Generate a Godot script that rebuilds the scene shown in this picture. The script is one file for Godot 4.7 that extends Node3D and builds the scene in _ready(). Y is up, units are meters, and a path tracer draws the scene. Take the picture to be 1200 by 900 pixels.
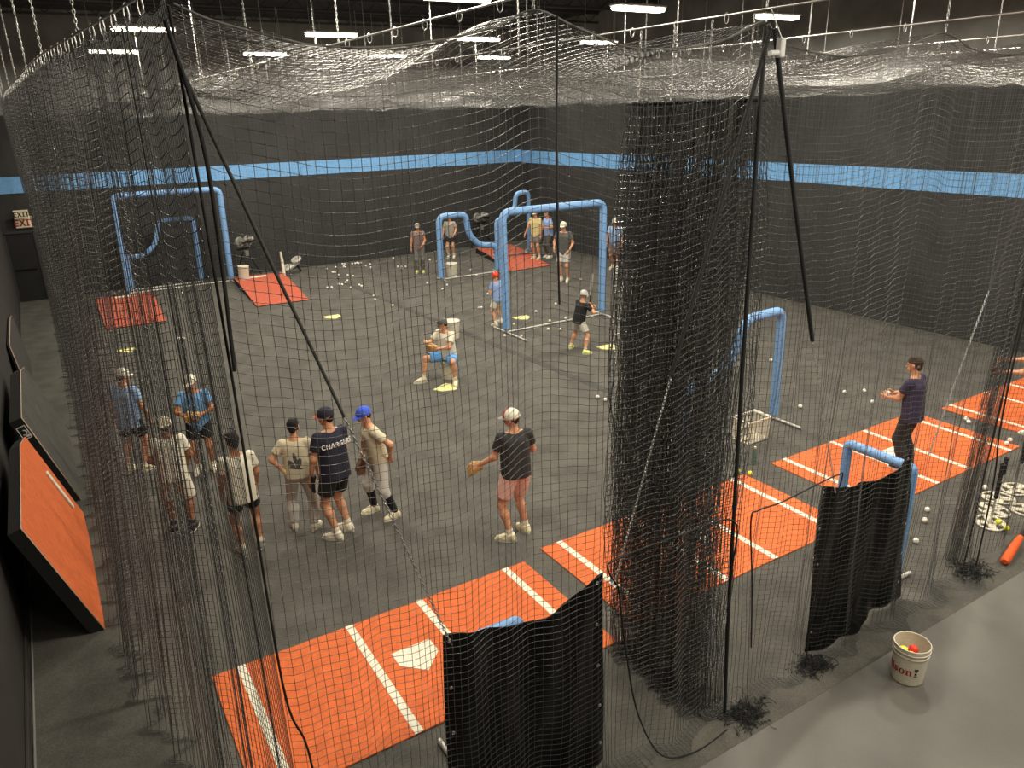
extends Node3D
# An indoor batting-cage hall seen from a mezzanine. X runs along the batting mats, -Z towards the pitchers, floor at y = 0.

var used := {}
var M := {}
var G := {}

# ---------------------------------------------------------------- mesh collector
class MB:
	var v := PackedVector3Array()
	var n := PackedVector3Array()
	var ix := PackedInt32Array()

	func quad(a: Vector3, b: Vector3, c: Vector3, d: Vector3) -> void:
		var nn := (b - a).cross(c - a)
		if nn.length_squared() < 1e-16:
			nn = (c - a).cross(d - a)
		nn = nn.normalized()
		var s := v.size()
		v.append_array(PackedVector3Array([a, b, c, d]))
		n.append_array(PackedVector3Array([nn, nn, nn, nn]))
		ix.append_array(PackedInt32Array([s, s + 2, s + 1, s, s + 3, s + 2]))

	func tri(a: Vector3, b: Vector3, c: Vector3) -> void:
		var nn := (b - a).cross(c - a).normalized()
		var s := v.size()
		v.append_array(PackedVector3Array([a, b, c]))
		n.append_array(PackedVector3Array([nn, nn, nn]))
		ix.append_array(PackedInt32Array([s, s + 2, s + 1]))

	# box with chamfered edges
	func box(c: Vector3, size: Vector3, bev := 0.0, bs := Basis()) -> void:
		var h := size * 0.5
		var e := minf(bev, minf(h.x, minf(h.y, h.z)) * 0.9)
		var ax := [Vector3.RIGHT, Vector3.UP, Vector3.BACK]
		for a in 3:
			var b := (a + 1) % 3
			var d := (a + 2) % 3
			for s in [-1.0, 1.0]:
				var u: Vector3 = ax[b] * (h[b] - e)
				var w: Vector3 = ax[d] * (h[d] - e)
				var o: Vector3 = ax[a] * (h[a] * s)
				if s > 0:
					quad(c + bs * (o - u - w), c + bs * (o + u - w), c + bs * (o + u + w), c + bs * (o - u + w))
				else:
					quad(c + bs * (o - u - w), c + bs * (o - u + w), c + bs * (o + u + w), c + bs * (o + u - w))
		if e <= 0.0:
			return
		for a in 3:
			var b := (a + 1) % 3
			var d := (a + 2) % 3
			for sb in [-1.0, 1.0]:
				for sd in [-1.0, 1.0]:
					var L: Vector3 = ax[a] * (h[a] - e)
					var p1: Vector3 = ax[b] * (h[b] * sb) + ax[d] * ((h[d] - e) * sd)
					var p2: Vector3 = ax[b] * ((h[b] - e) * sb) + ax[d] * (h[d] * sd)
					if sb * sd > 0:
						quad(c + bs * (p1 + L), c + bs * (p1 - L), c + bs * (p2 - L), c + bs * (p2 + L))
					else:
						quad(c + bs * (p1 - L), c + bs * (p1 + L), c + bs * (p2 + L), c + bs * (p2 - L))
		for sx in [-1.0, 1.0]:
			for sy in [-1.0, 1.0]:
				for sz in [-1.0, 1.0]:
					var q1 := c + bs * Vector3(h.x * sx, (h.y - e) * sy, (h.z - e) * sz)
					var q2 := c + bs * Vector3((h.x - e) * sx, h.y * sy, (h.z - e) * sz)
					var q3 := c + bs * Vector3((h.x - e) * sx, (h.y - e) * sy, h.z * sz)
					if sx * sy * sz > 0:
						tri(q1, q2, q3)
					else:
						tri(q1, q3, q2)

	# round tube along a path; radius may be one number or one per point
	func tube(path: Array, rad, sides := 8, caps := true, closed := false) -> void:
		var cnt := path.size()
		var base := v.size()
		var ref := Vector3.ZERO
		for i in cnt:
			var p: Vector3 = path[i]
			var pa: Vector3 = path[(i - 1 + cnt) % cnt] if (closed or i > 0) else p
			var pb: Vector3 = path[(i + 1) % cnt] if (closed or i < cnt - 1) else p
			var t := (pb - pa).normalized()
			if ref == Vector3.ZERO:
				ref = t.cross(Vector3.UP if absf(t.y) < 0.9 else Vector3.RIGHT).normalized()
			ref = (ref - t * ref.dot(t)).normalized()
			var w := t.cross(ref)
			var r: float = rad[i] if (rad is Array or rad is PackedFloat32Array) else rad
			for k in sides:
				var an := TAU * k / sides
				var o := ref * cos(an) + w * sin(an)
				v.append(p + o * r)
				n.append(o)
		var segs := cnt if closed else cnt - 1
		for i in segs:
			var r0 := base + i * sides
			var r1 := base + ((i + 1) % cnt) * sides
			for k in sides:
				var k2 := (k + 1) % sides
				ix.append_array(PackedInt32Array([r0 + k, r1 + k, r0 + k2, r0 + k2, r1 + k, r1 + k2]))
		if caps and not closed:
			for e in 2:
				var i := 0 if e == 0 else cnt - 1
				var c: Vector3 = path[i]
				var nb: Vector3 = path[1] if e == 0 else path[cnt - 2]
				var nn := (c - nb).normalized()
				var s := v.size()
				v.append(c)
				n.append(nn)
				for k in sides:
					v.append(v[base + i * sides + k])
					n.append(nn)
				for k in sides:
					var k2 := (k + 1) % sides
					if e == 0:
						ix.append_array(PackedInt32Array([s, s + 1 + k, s + 1 + k2]))
					else:
						ix.append_array(PackedInt32Array([s, s + 1 + k2, s + 1 + k]))

	# profile of (radius, height) turned about Y
	func lathe(prof: Array, seg := 20, xf := Transform3D()) -> void:
		for i in prof.size() - 1:
			var a: Vector2 = prof[i]
			var b: Vector2 = prof[i + 1]
			var d := (b - a)
			if d.length() < 1e-6:
				continue
			var nr := Vector2(d.y, -d.x).normalized()
			var s := v.size()
			for k in seg + 1:
				var an := TAU * k / seg
				var c := Vector3(cos(an), 0, sin(an))
				var nn := (xf.basis * (c * nr.x + Vector3.UP * nr.y)).normalized()
				v.append(xf * (c * a.x + Vector3.UP * a.y))
				v.append(xf * (c * b.x + Vector3.UP * b.y))
				n.append(nn)
				n.append(nn)
			for k in seg:
				var o := s + k * 2
				ix.append_array(PackedInt32Array([o, o + 2, o + 1, o + 1, o + 2, o + 3]))

	func ball(c: Vector3, r: Vector3, seg := 12, rings := 8, bs := Basis()) -> void:
		var s := v.size()
		for j in rings + 1:
			var th := PI * j / rings
			for k in seg + 1:
				var an := TAU * k / seg
				var d := Vector3(sin(th) * cos(an), cos(th), sin(th) * sin(an))
				v.append(c + bs * (d * r))
				n.append((bs * (d / r)).normalized())
		for j in rings:
			for k in seg:
				var o := s + j * (seg + 1) + k
				var q := o + seg + 1
				ix.append_array(PackedInt32Array([o, q, o + 1, q, q + 1, o + 1]))

	# flat outline (x, z) extruded from y0 to y1
	func prism(poly: PackedVector2Array, y0: float, y1: float, xf := Transform3D()) -> void:
		var p := poly
		if Geometry2D.is_polygon_clockwise(p):
			p = p.duplicate()
			p.reverse()
		var m := p.size()
		for i in m:
			var a := p[i]
			var b := p[(i + 1) % m]
			quad(xf * Vector3(a.x, y1, a.y), xf * Vector3(b.x, y1, b.y), xf * Vector3(b.x, y0, b.y), xf * Vector3(a.x, y0, a.y))
		var t := Geometry2D.triangulate_polygon(p)
		for i in range(0, t.size(), 3):
			var a := p[t[i]]
			var b := p[t[i + 1]]
			var c := p[t[i + 2]]
			for y in [y0, y1]:
				var q1 := xf * Vector3(a.x, y, a.y)
				var q2 := xf * Vector3(b.x, y, b.y)
				var q3 := xf * Vector3(c.x, y, c.y)
				var up := (q2 - q1).cross(q3 - q1).dot(xf.basis.y) > 0
				if up == (y == y1):
					tri(q1, q2, q3)
				else:
					tri(q1, q3, q2)

	# sheet of cloth with thickness from a grid of points
	func sheet(g: Array, nu: int, nv: int, th: float) -> void:
		var nm := []
		for j in nv:
			for i in nu:
				var du: Vector3 = g[j * nu + mini(i + 1, nu - 1)] - g[j * nu + maxi(i - 1, 0)]
				var dv: Vector3 = g[mini(j + 1, nv - 1) * nu + i] - g[maxi(j - 1, 0) * nu + i]
				nm.append(du.cross(dv).normalized())
		for side in [1.0, -1.0]:
			var s := v.size()
			for q in g.size():
				v.append(g[q] + nm[q] * th * 0.5 * side)
				n.append(nm[q] * side)
			for j in nv - 1:
				for i in nu - 1:
					var a := s + j * nu + i
					var b := a + 1
					var c := a + nu
					var d := c + 1
					if side > 0:
						ix.append_array(PackedInt32Array([a, c, b, b, c, d]))
					else:
						ix.append_array(PackedInt32Array([a, b, c, b, d, c]))

	func mesh() -> ArrayMesh:
		var arr := []
		arr.resize(Mesh.ARRAY_MAX)
		arr[Mesh.ARRAY_VERTEX] = v
		arr[Mesh.ARRAY_NORMAL] = n
		arr[Mesh.ARRAY_INDEX] = ix
		var m := ArrayMesh.new()
		m.add_surface_from_arrays(Mesh.PRIMITIVE_TRIANGLES, arr)
		return m

# ---------------------------------------------------------------- scene helpers
func numbered(nm: String) -> String:
	if not used.has(nm):
		used[nm] = 0
		return nm
	used[nm] += 1
	return "%s_%03d" % [nm, used[nm]]

func tag(o: Node, label := "", category := "", group := "", kind := "") -> void:
	if label != "": o.set_meta("label", label)
	if category != "": o.set_meta("category", category)
	if group != "": o.set_meta("group", group)
	if kind != "": o.set_meta("kind", kind)

func thing(nm: String, label: String, category: String, at := Vector3.ZERO, turn := 0.0, group := "") -> Node3D:
	var o := Node3D.new()
	o.name = numbered(nm)
	add_child(o, true)
	o.position = at
	o.rotation.y = turn
	tag(o, label, category, group)
	return o

func part(mb, nm: String, m: Material, parent: Node, label := "") -> MeshInstance3D:
	var o := MeshInstance3D.new()
	o.mesh = mb.mesh() if mb is MB else mb
	o.material_override = m
	o.cast_shadow = GeometryInstance3D.SHADOW_CASTING_SETTING_ON
	o.name = numbered(nm) if parent == self else nm
	parent.add_child(o, true)
	if label != "": o.set_meta("label", label)
	return o

func struct(mb, nm: String, m: Material, label := "") -> MeshInstance3D:
	var o := part(mb, nm, m, self, label)
	o.set_meta("kind", "structure")
	return o

func clone(src: Node3D, at: Vector3, turn := 0.0, label := "", group := "") -> Node3D:
	var c: Node3D = src.duplicate()
	var nm: String = str(src.name)
	var cut := nm.length()
	if cut > 4 and nm[cut - 4] == "_" and nm.substr(cut - 3).is_valid_int():
		nm = nm.substr(0, cut - 4)
	c.name = numbered(nm)
	add_child(c, true)
	c.position = at
	c.rotation.y = turn
	if label != "": c.set_meta("label", label)
	if group != "": c.set_meta("group", group)
	return c

func noise_tex(sz: int, freq: float, lo: float, hi: float, grain: float, sd: int) -> ImageTexture:
	var fn := FastNoiseLite.new()
	fn.seed = sd
	fn.frequency = freq
	fn.fractal_octaves = 4
	var im := fn.get_seamless_image(sz, sz)
	im.convert(Image.FORMAT_L8)
	var d := im.get_data()
	var rng := RandomNumberGenerator.new()
	rng.seed = sd + 77
	for i in d.size():
		var f := lo + (hi - lo) * d[i] / 255.0 + grain * (rng.randf() - 0.5)
		d[i] = int(clampf(f, 0, 1) * 255.0)
	var o := Image.create_from_data(sz, sz, false, Image.FORMAT_L8, d)
	o.generate_mipmaps()
	return ImageTexture.create_from_image(o)

func mat(c: Color, rough := 0.7, metal := 0.0, tex: Texture2D = null, scale := 1.0, world := false) -> StandardMaterial3D:
	var m := StandardMaterial3D.new()
	m.albedo_color = c
	m.roughness = rough
	m.metallic = metal
	if tex:
		m.albedo_texture = tex
		m.uv1_triplanar = true
		m.uv1_world_triplanar = world
		m.uv1_scale = Vector3.ONE * scale
	return m

func curve_x(pts: Array, x: float) -> float:
	if x <= pts[0].x: return pts[0].y
	for i in pts.size() - 1:
		if x <= pts[i + 1].x:
			var t: float = (x - pts[i].x) / (pts[i + 1].x - pts[i].x)
			var p0: float = pts[maxi(i - 1, 0)].y
			var p3: float = pts[mini(i + 2, pts.size() - 1)].y
			return cubic_interpolate(pts[i].y, pts[i + 1].y, p0, p3, t)
	return pts[-1].y

func smooth_path(pts: Array, sub := 6) -> Array:
	var o := []
	for i in pts.size() - 1:
		var a: Vector3 = pts[maxi(i - 1, 0)]
		var b: Vector3 = pts[i]
		var c: Vector3 = pts[i + 1]
		var d: Vector3 = pts[mini(i + 2, pts.size() - 1)]
		for k in sub:
			o.append(b.cubic_interpolate(c, a, d, float(k) / sub))
	o.append(pts[-1])
	return o

# rounded corners on a polyline
func round_path(pts: Array, r: float, sub := 5) -> Array:
	var o := [pts[0]]
	for i in range(1, pts.size() - 1):
		var p: Vector3 = pts[i]
		var a: Vector3 = (pts[i - 1] - p)
		var b: Vector3 = (pts[i + 1] - p)
		var rr := minf(r, minf(a.length(), b.length()) * 0.45)
		var s := p + a.normalized() * rr
		var e := p + b.normalized() * rr
		for k in sub + 1:
			var t := float(k) / sub
			o.append(s.lerp(p, t).lerp(p.lerp(e, t), t))
	o.append(pts[-1])
	return o

# ---------------------------------------------------------------- netting: every strand is a thin three-sided cord, with knots
func netting(nu: int, nv: int, f: Callable, r: float, side: Vector3, knots := false) -> MB:
	var P := PackedVector3Array()
	P.resize(nu * nv)
	for j in nv:
		for i in nu:
			P[j * nu + i] = f.call(i, j)
	var mb := MB.new()
	var V := PackedVector3Array()
	var N := PackedVector3Array()
	var I := PackedInt32Array()
	V.resize(nu * nv * 6)
	N.resize(nu * nv * 6)
	I.resize(((nu - 1) * nv + (nv - 1) * nu) * 18)
	var vi := 0
	var ii := 0
	for dirn in 2:
		var outer := nv if dirn == 0 else nu
		var inner := nu if dirn == 0 else nv
		var st := 1 if dirn == 0 else nu
		for a in outer:
			var base := a * nu if dirn == 0 else a
			for b in inner:
				var q := base + b * st
				var p := P[q]
				var t := (P[q + st] if b < inner - 1 else p) - (P[q - st] if b > 0 else p)
				var w := t.cross(side)
				if w.length_squared() < 1e-12:
					w = t.cross(Vector3(0.3, 0.9, 0.2))
				w = w.normalized()
				var h := t.cross(w).normalized()
				var o1 := w * -0.5 + h * 0.866
				var o2 := w * -0.5 - h * 0.866
				V[vi] = p + w * r
				V[vi + 1] = p + o1 * r
				V[vi + 2] = p + o2 * r
				N[vi] = w
				N[vi + 1] = o1
				N[vi + 2] = o2
				if b < inner - 1:
					var m := vi
					I[ii] = m; I[ii + 1] = m + 3; I[ii + 2] = m + 1
					I[ii + 3] = m + 1; I[ii + 4] = m + 3; I[ii + 5] = m + 4
					I[ii + 6] = m + 1; I[ii + 7] = m + 4; I[ii + 8] = m + 2
					I[ii + 9] = m + 2; I[ii + 10] = m + 4; I[ii + 11] = m + 5
					I[ii + 12] = m + 2; I[ii + 13] = m + 5; I[ii + 14] = m
					I[ii + 15] = m; I[ii + 16] = m + 5; I[ii + 17] = m + 3
					ii += 18
				vi += 3
	if knots:
		var k := r * 2.8
		var ax := [Vector3(k, 0, 0), Vector3(-k, 0, 0), Vector3(0, k, 0), Vector3(0, -k, 0), Vector3(0, 0, k), Vector3(0, 0, -k)]
		var fc := [0, 4, 2, 4, 1, 2, 1, 5, 2, 5, 0, 2, 4, 0, 3, 1, 4, 3, 5, 1, 3, 0, 5, 3]
		var VK := PackedVector3Array()
		var NK := PackedVector3Array()
		var IK := PackedInt32Array()
		VK.resize(nu * nv * 6); NK.resize(nu * nv * 6); IK.resize(nu * nv * 24)
		for q in nu * nv:
			for e in 6:
				VK[q * 6 + e] = P[q] + ax[e]
				NK[q * 6 + e] = ax[e] / k
			for e in 24:
				IK[q * 24 + e] = vi + q * 6 + fc[e]
		V.append_array(VK); N.append_array(NK); I.append_array(IK)
	mb.v = V
	mb.n = N
	mb.ix = I
	return mb

# ---------------------------------------------------------------- bodies: smooth union of tapered capsules, meshed as surface nets
# bone = [a, b, ra, rb, flat_end]; floor_y clips the shape flat underneath
func blob(mb: MB, bones: Array, cell: float, k: float, floor_y := -100.0) -> void:
	var lo := Vector3.ONE * 1e9
	var hi := -lo
	for bn in bones:
		var rm: float = maxf(bn[2], bn[3]) + k * 0.3 + cell * 3.0
		for e in 2:
			var p: Vector3 = bn[e]
			lo = lo.min(p - Vector3.ONE * rm)
			hi = hi.max(p + Vector3.ONE * rm)
	var nx := int((hi.x - lo.x) / cell) + 2
	var ny := int((hi.y - lo.y) / cell) + 2
	var nz := int((hi.z - lo.z) / cell) + 2
	var sy := nx
	var sz := nx * ny
	var F := PackedFloat32Array()
	F.resize(nx * ny * nz)
	F.fill(9.0)
	for bn in bones:
		var a: Vector3 = bn[0]
		var b: Vector3 = bn[1]
		var ra: float = bn[2]
		var rb: float = bn[3]
		var flat: bool = bn.size() > 4 and bn[4]
		var ab := b - a
		var l2 := ab.length_squared()
		var inv := 1.0 / l2 if l2 > 1e-9 else 0.0
		var ln := sqrt(l2)
		var pad := maxf(ra, rb) + k * 0.5 + cell * 2.2
		var i0 := maxi(int((minf(a.x, b.x) - pad - lo.x) / cell), 0)
		var i1 := mini(int((maxf(a.x, b.x) + pad - lo.x) / cell) + 1, nx - 1)
		var j0 := maxi(int((minf(a.y, b.y) - pad - lo.y) / cell), 0)
		var j1 := mini(int((maxf(a.y, b.y) + pad - lo.y) / cell) + 1, ny - 1)
		var k0 := maxi(int((minf(a.z, b.z) - pad - lo.z) / cell), 0)
		var k1 := mini(int((maxf(a.z, b.z) + pad - lo.z) / cell) + 1, nz - 1)
		for kk in range(k0, k1 + 1):
			var pz := lo.z + kk * cell - a.z
			for jj in range(j0, j1 + 1):
				var py := lo.y + jj * cell - a.y
				var row := kk * sz + jj * sy
				for i in range(i0, i1 + 1):
					var pa := Vector3(lo.x + i * cell - a.x, py, pz)
					var t0 := pa.dot(ab) * inv
					var t := clampf(t0, 0.0, 1.0)
					var d := pa.distance_to(ab * t) - ra - (rb - ra) * t
					if flat and t0 > 1.0:
						d = maxf(pa.distance_to(ab * t0) - rb, (t0 - 1.0) * ln)
					var o := F[row + i]
					var h := maxf(k - absf(o - d), 0.0)
					F[row + i] = minf(o, d) - h * h * 0.25 / k
	if floor_y > -50.0:
		for kk in nz:
			for jj in ny:
				var dy := floor_y - (lo.y + jj * cell)
				if dy > -cell * 3.0:
					for i in nx:
						var q := kk * sz + jj * sy + i
						F[q] = maxf(F[q], dy)
	var VI := PackedInt32Array()
	VI.resize(F.size())
	VI.fill(-1)
	var lim := cell * 1.9
	var act := PackedInt32Array()
	var V := PackedVector3Array()
	var N := PackedVector3Array()
	var base := mb.v.size()
	for kk in nz - 1:
		for jj in ny - 1:
			var row := kk * sz + jj * sy
			for i in nx - 1:
				var q := row + i
				var f0 := F[q]
				if f0 > lim or f0 < -lim:
					continue
				var f1 := F[q + 1]
				var f2 := F[q + sy]
				var f3 := F[q + sy + 1]
				var f4 := F[q + sz]
				var f5 := F[q + sz + 1]
				var f6 := F[q + sz + sy]
				var f7 := F[q + sz + sy + 1]
				var cnt := int(f0 < 0) + int(f1 < 0) + int(f2 < 0) + int(f3 < 0) + int(f4 < 0) + int(f5 < 0) + int(f6 < 0) + int(f7 < 0)
				if cnt == 0 or cnt == 8:
					continue
				var g := Vector3(f1 + f3 + f5 + f7 - f0 - f2 - f4 - f6, f2 + f3 + f6 + f7 - f0 - f1 - f4 - f5, f4 + f5 + f6 + f7 - f0 - f1 - f2 - f3)
				var mean := (f0 + f1 + f2 + f3 + f4 + f5 + f6 + f7) * 0.125
				var gl := g.length()
				var off := Vector3.ZERO
				if gl > 1e-9:
					off = -g / gl * clampf(mean, -cell * 0.6, cell * 0.6)
				VI[q] = base + V.size()
				act.append(q)
				V.append(lo + Vector3(i + 0.5, jj + 0.5, kk + 0.5) * cell + off)
				N.append(g / gl if gl > 1e-9 else Vector3.UP)
	var IX := PackedInt32Array()
	var st := [1, sy, sz]
	for q in act:
		var f0 := F[q]
		for ax in 3:
			var e: int = st[ax]
			if (f0 < 0) == (F[q + e] < 0):
				continue
			var u: int = st[(ax + 1) % 3]
			var w: int = st[(ax + 2) % 3]
			if q - u - w < 0:
				continue
			var a := VI[q]
			var b := VI[q - u]
			var c := VI[q - u - w]
			var d := VI[q - w]
			if a < 0 or b < 0 or c < 0 or d < 0:
				continue
			if f0 < 0:
				IX.append_array(PackedInt32Array([a, c, b, a, d, c]))
			else:
				IX.append_array(PackedInt32Array([a, b, c, a, c, d]))
	mb.v.append_array(V)
	mb.n.append_array(N)
	mb.ix.append_array(IX)

func ik(a: Vector3, c: Vector3, l1: float, l2: float, pole: Vector3) -> Array:
	var d := c - a
	var L := d.length()
	var mx := (l1 + l2) * 0.995
	if L > mx:
		c = a + d / L * mx
		d = c - a
		L = mx
	var t := (l1 * l1 - l2 * l2 + L * L) / (2.0 * L)
	var h := sqrt(maxf(l1 * l1 - t * t, 0.0))
	var dn := d / L
	var p := pole - dn * pole.dot(dn)
	p = p.normalized() if p.length() > 1e-6 else Vector3.FORWARD
	return [a + dn * t + p * h, c]

# a hand of palm, four fingers and thumb; bs.y runs out along the fingers, bs.x to the thumb side, bs.z is the side the fingers curl to
func hand(mb: MB, w: Vector3, bs: Basis, s: float, curl: float, cell: float) -> Vector3:
	var bones := []
	var fl := [0.072, 0.080, 0.075, 0.058]
	for q in 4:
		var x := (0.028 - 0.0185 * q) * s
		var kn := w + bs * Vector3(x * 1.05, (0.088 - 0.004 * absf(q - 1)) * s, 0)
		bones.append([w + bs * Vector3(x * 0.6, 0.01 * s, 0), kn, 0.015 * s, 0.0125 * s])
		var an := curl * 0.5
		var p := kn
		for e in 3:
			var L: float = fl[q] * s * [0.46, 0.30, 0.24][e]
			var nxt := p + bs * Vector3(0.001 * s * (1.5 - q), cos(an) * L, sin(an) * L)
			bones.append([p, nxt, (0.0105 - 0.001 * e) * s, (0.0098 - 0.001 * e) * s])
			p = nxt
			an += curl * 0.75
	var t0 := w + bs * Vector3(0.022, 0.022, 0.006) * s
	var t1 := w + bs * Vector3(0.05, 0.055, 0.02) * s
	var t2 := w + bs * Vector3(0.055, 0.088, 0.032 + 0.01 * curl) * s
	bones.append([t0, t1, 0.016 * s, 0.012 * s])
	bones.append([t1, t2, 0.0115 * s, 0.0095 * s])
	blob(mb, bones, cell, 0.008)
	return w + bs * Vector3(0.0, 0.085, 0.03) * s

# people; D holds pose and clothes. Local frame: forward = -Z, feet on y = 0, sizes for a 1.75 m figure.
func person(D: Dictionary) -> Node3D:
	var px: float = D.p.x
	var pz: float = D.p.y
	var turn: float = deg_to_rad(D.get("phi", 0.0)) - atan2(px, -pz)
	var o := thing("person", D.label, "person", Vector3(px, D.get("y", 0.0), pz), turn, D.get("group", ""))
	var s: float = D.H / 1.75
	var far: bool = D.get("far", false)
	var cell := 0.026 if far else 0.017
	var hs: float = s * D.get("head", 1.0)
	var fl: Array = D.get("fl", [-0.10, 0.0, 8.0, 0.0])
	var fr: Array = D.get("fr", [0.10, 0.0, -8.0, 0.0])
	var lean := deg_to_rad(D.get("lean", 3.0))
	var side := deg_to_rad(D.get("side", 0.0))
	var tw := deg_to_rad(D.get("twist", 0.0))
	var hip := Vector3(D.get("hx", (fl[0] + fr[0]) * 0.5), D.get("hip", 0.915), D.get("hz", (fl[1] + fr[1]) * 0.5)) * s
	var spine := Basis(Vector3.UP, tw) * Basis(Vector3.FORWARD, side) * Basis(Vector3.RIGHT, -lean)
	var chest := hip + spine * Vector3(0, 0.36, 0) * s
	var neck := hip + spine * Vector3(0, 0.545, 0.0) * s
	var shl := hip + spine * Vector3(-0.178, 0.49, 0) * s
	var shr := hip + spine * Vector3(0.178, 0.49, 0) * s
	var hb := Basis(Vector3.UP, deg_to_rad(D.get("hyaw", 0.0)) + tw) * Basis(Vector3.RIGHT, -lean * 0.4 - deg_to_rad(D.get("hpitch", 8.0)))
	var hc := neck + spine * Vector3(0, 0.10, -0.012) * s + hb * Vector3(0, 0.06, -0.012) * hs
	var hpb := Basis(Vector3.UP, tw * 0.4)
	var hl := hip + hpb * Vector3(-0.088, -0.02, 0) * s
	var hr := hip + hpb * Vector3(0.088, -0.02, 0) * s
	var al := Vector3(fl[0], 0.085 + fl[3], fl[1] + 0.04) * s
	var ar := Vector3(fr[0], 0.085 + fr[3], fr[1] + 0.04) * s
	var kp: Vector3 = D.get("kpole", Vector3(0, 0.1, -1))
	var kl := ik(hl, al, 0.425 * s, 0.42 * s, Basis(Vector3.UP, deg_to_rad(fl[2])) * kp)
	var kr := ik(hr, ar, 0.425 * s, 0.42 * s, Basis(Vector3.UP, deg_to_rad(fr[2])) * kp)
	al = kl[1]; ar = kr[1]
	var wl_t: Vector3 = D.get("hl", Vector3(-0.27, 0.80, -0.06)) * s
	var wr_t: Vector3 = D.get("hr", Vector3(0.27, 0.80, -0.06)) * s
	var el := ik(shl, wl_t, 0.285 * s, 0.25 * s, D.get("epl", Vector3(-0.6, -0.3, 0.7)))
	var er := ik(shr, wr_t, 0.285 * s, 0.25 * s, D.get("epr", Vector3(0.6, -0.3, 0.7)))
	var wl: Vector3 = el[1]
	var wr: Vector3 = er[1]
	var w: float = D.get("wide", 1.0)
	var sp := func(x, y, z): return hip + spine * Vector3(x * w, y, z) * s
	# ----- body in one surface
	var mb := MB.new()
	var B := []
	for q in [-1.0, 1.0]:
		B.append([sp.call(0.07 * q, 0.38, 0), sp.call(0.06 * q, 0.12, 0), 0.105 * s, 0.092 * s])
		B.append([sp.call(0.06 * q, 0.12, 0), hip + hpb * Vector3(0.07 * q, 0, 0.01) * s, 0.092 * s, 0.105 * s])
		B.append([sp.call(0.05 * q, 0.49, 0), sp.call(0.17 * q, 0.475, 0), 0.06 * s, 0.056 * s])
	B.append([sp.call(0, 0.48, 0.0), hc + hb * Vector3(0, -0.03, 0.01) * hs, 0.058 * s, 0.052 * s])
	for L in [[shl, el[0], wl], [shr, er[0], wr]]:
		B.append([L[0], L[1], 0.052 * s, 0.041 * s])
		B.append([L[1], L[2], 0.042 * s, 0.027 * s])
	for L in [[hl, kl[0], al], [hr, kr[0], ar]]:
		B.append([L[0], L[1], 0.088 * s, 0.056 * s])
		B.append([L[1], L[1].lerp(L[2], 0.3) + Vector3(0, 0, 0.012 * s), 0.052 * s, 0.056 * s])
		B.append([L[1].lerp(L[2], 0.3) + Vector3(0, 0, 0.012 * s), L[2], 0.056 * s, 0.036 * s])
	blob(mb, B, cell, 0.035)
	# head with face
	var hbn := []
	for h in [[Vector3(0, 0.035, 0.028), Vector3(0, 0.04, -0.018), 0.079, 0.076], [Vector3(0, 0.0, -0.022), Vector3(0, -0.055, -0.046), 0.066, 0.046],
			[Vector3(0, -0.083, -0.066), Vector3(0, -0.085, -0.060), 0.022, 0.024], [Vector3(0, 0.012, -0.088), Vector3(0, -0.024, -0.106), 0.009, 0.0135],
			[Vector3(-0.032, 0.032, -0.078), Vector3(0.032, 0.032, -0.078), 0.016, 0.016], [Vector3(-0.077, 0.012, 0.004), Vector3(-0.08, -0.022, 0.0), 0.016, 0.011],
			[Vector3(0.077, 0.012, 0.004), Vector3(0.08, -0.022, 0.0), 0.016, 0.011], [Vector3(-0.02, -0.052, -0.084), Vector3(0.02, -0.052, -0.084), 0.013, 0.013]]:
		hbn.append([hc + hb * h[0] * hs, hc + hb * h[1] * hs, h[2] * hs, h[3] * hs])
	blob(mb, hbn, 0.014 if far else 0.0085, 0.014)
	# hands
	var hcell := 0.0095 if far else 0.0065
	var cl: float = D.get("curl", 0.55)
	var grips := []
	for e in 2:
		var el_: Vector3 = el[0] if e == 0 else er[0]
		var wr_: Vector3 = wl if e == 0 else wr
		var dy := (wr_ - el_).normalized()
		var pn: Vector3 = D.get("palml" if e == 0 else "palmr", Vector3(0.9 if e == 0 else -0.9, 0.1, 0.15))
		pn = (pn - dy * pn.dot(dy)).normalized()
		var bx := dy.cross(pn)
		if (e == 0) != (bx.dot(Vector3.FORWARD) > 0) and absf(bx.z) > 0.2:
			pass
		var thumb := bx if bx.z < 0.0 else -bx
		var hbs := Basis(thumb, dy, pn)
		grips.append([hand(mb, wr_, hbs, s * 1.02, D.get("curl%d" % e, cl), hcell), hbs])
	var skin: Material = M[D.get("skin", "skin")]
	part(mb, "body", skin, o)
	# eyes and mouth
	for q in [-1.0, 1.0]:
		mb = MB.new()
		mb.ball(hc + hb * Vector3(0.031 * q, 0.010, -0.0865) * hs, Vector3(0.013, 0.008, 0.008) * hs, 8, 6, hb)
		part(mb, "eye", M.eye, o)
	mb = MB.new()
	mb.ball(hc + hb * Vector3(0, -0.052, -0.0965) * hs, Vector3(0.022, 0.005, 0.005) * hs, 8, 6, hb)
	part(mb, "mouth", M.lip, o)
	# ----- shirt
	mb = MB.new()
	B = []
	var hem: float = D.get("hem", -0.10)
	var gs: float = D.get("sleeve", 0.62)
	for q in [-1.0, 1.0]:
		B.append([sp.call(0.066 * q, 0.38, 0), sp.call(0.070 * q, hem, 0.008), 0.122 * s, 0.130 * s, true])
		B.append([sp.call(0.045 * q, 0.482, 0.004), sp.call(0.160 * q, 0.465, 0), 0.066 * s, 0.066 * s])
	if gs > 0.0:
		B.append([shl, shl.lerp(el[0], gs), 0.062 * s, 0.070 * s, true])
		B.append([shr, shr.lerp(er[0], gs), 0.062 * s, 0.070 * s, true])
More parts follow.
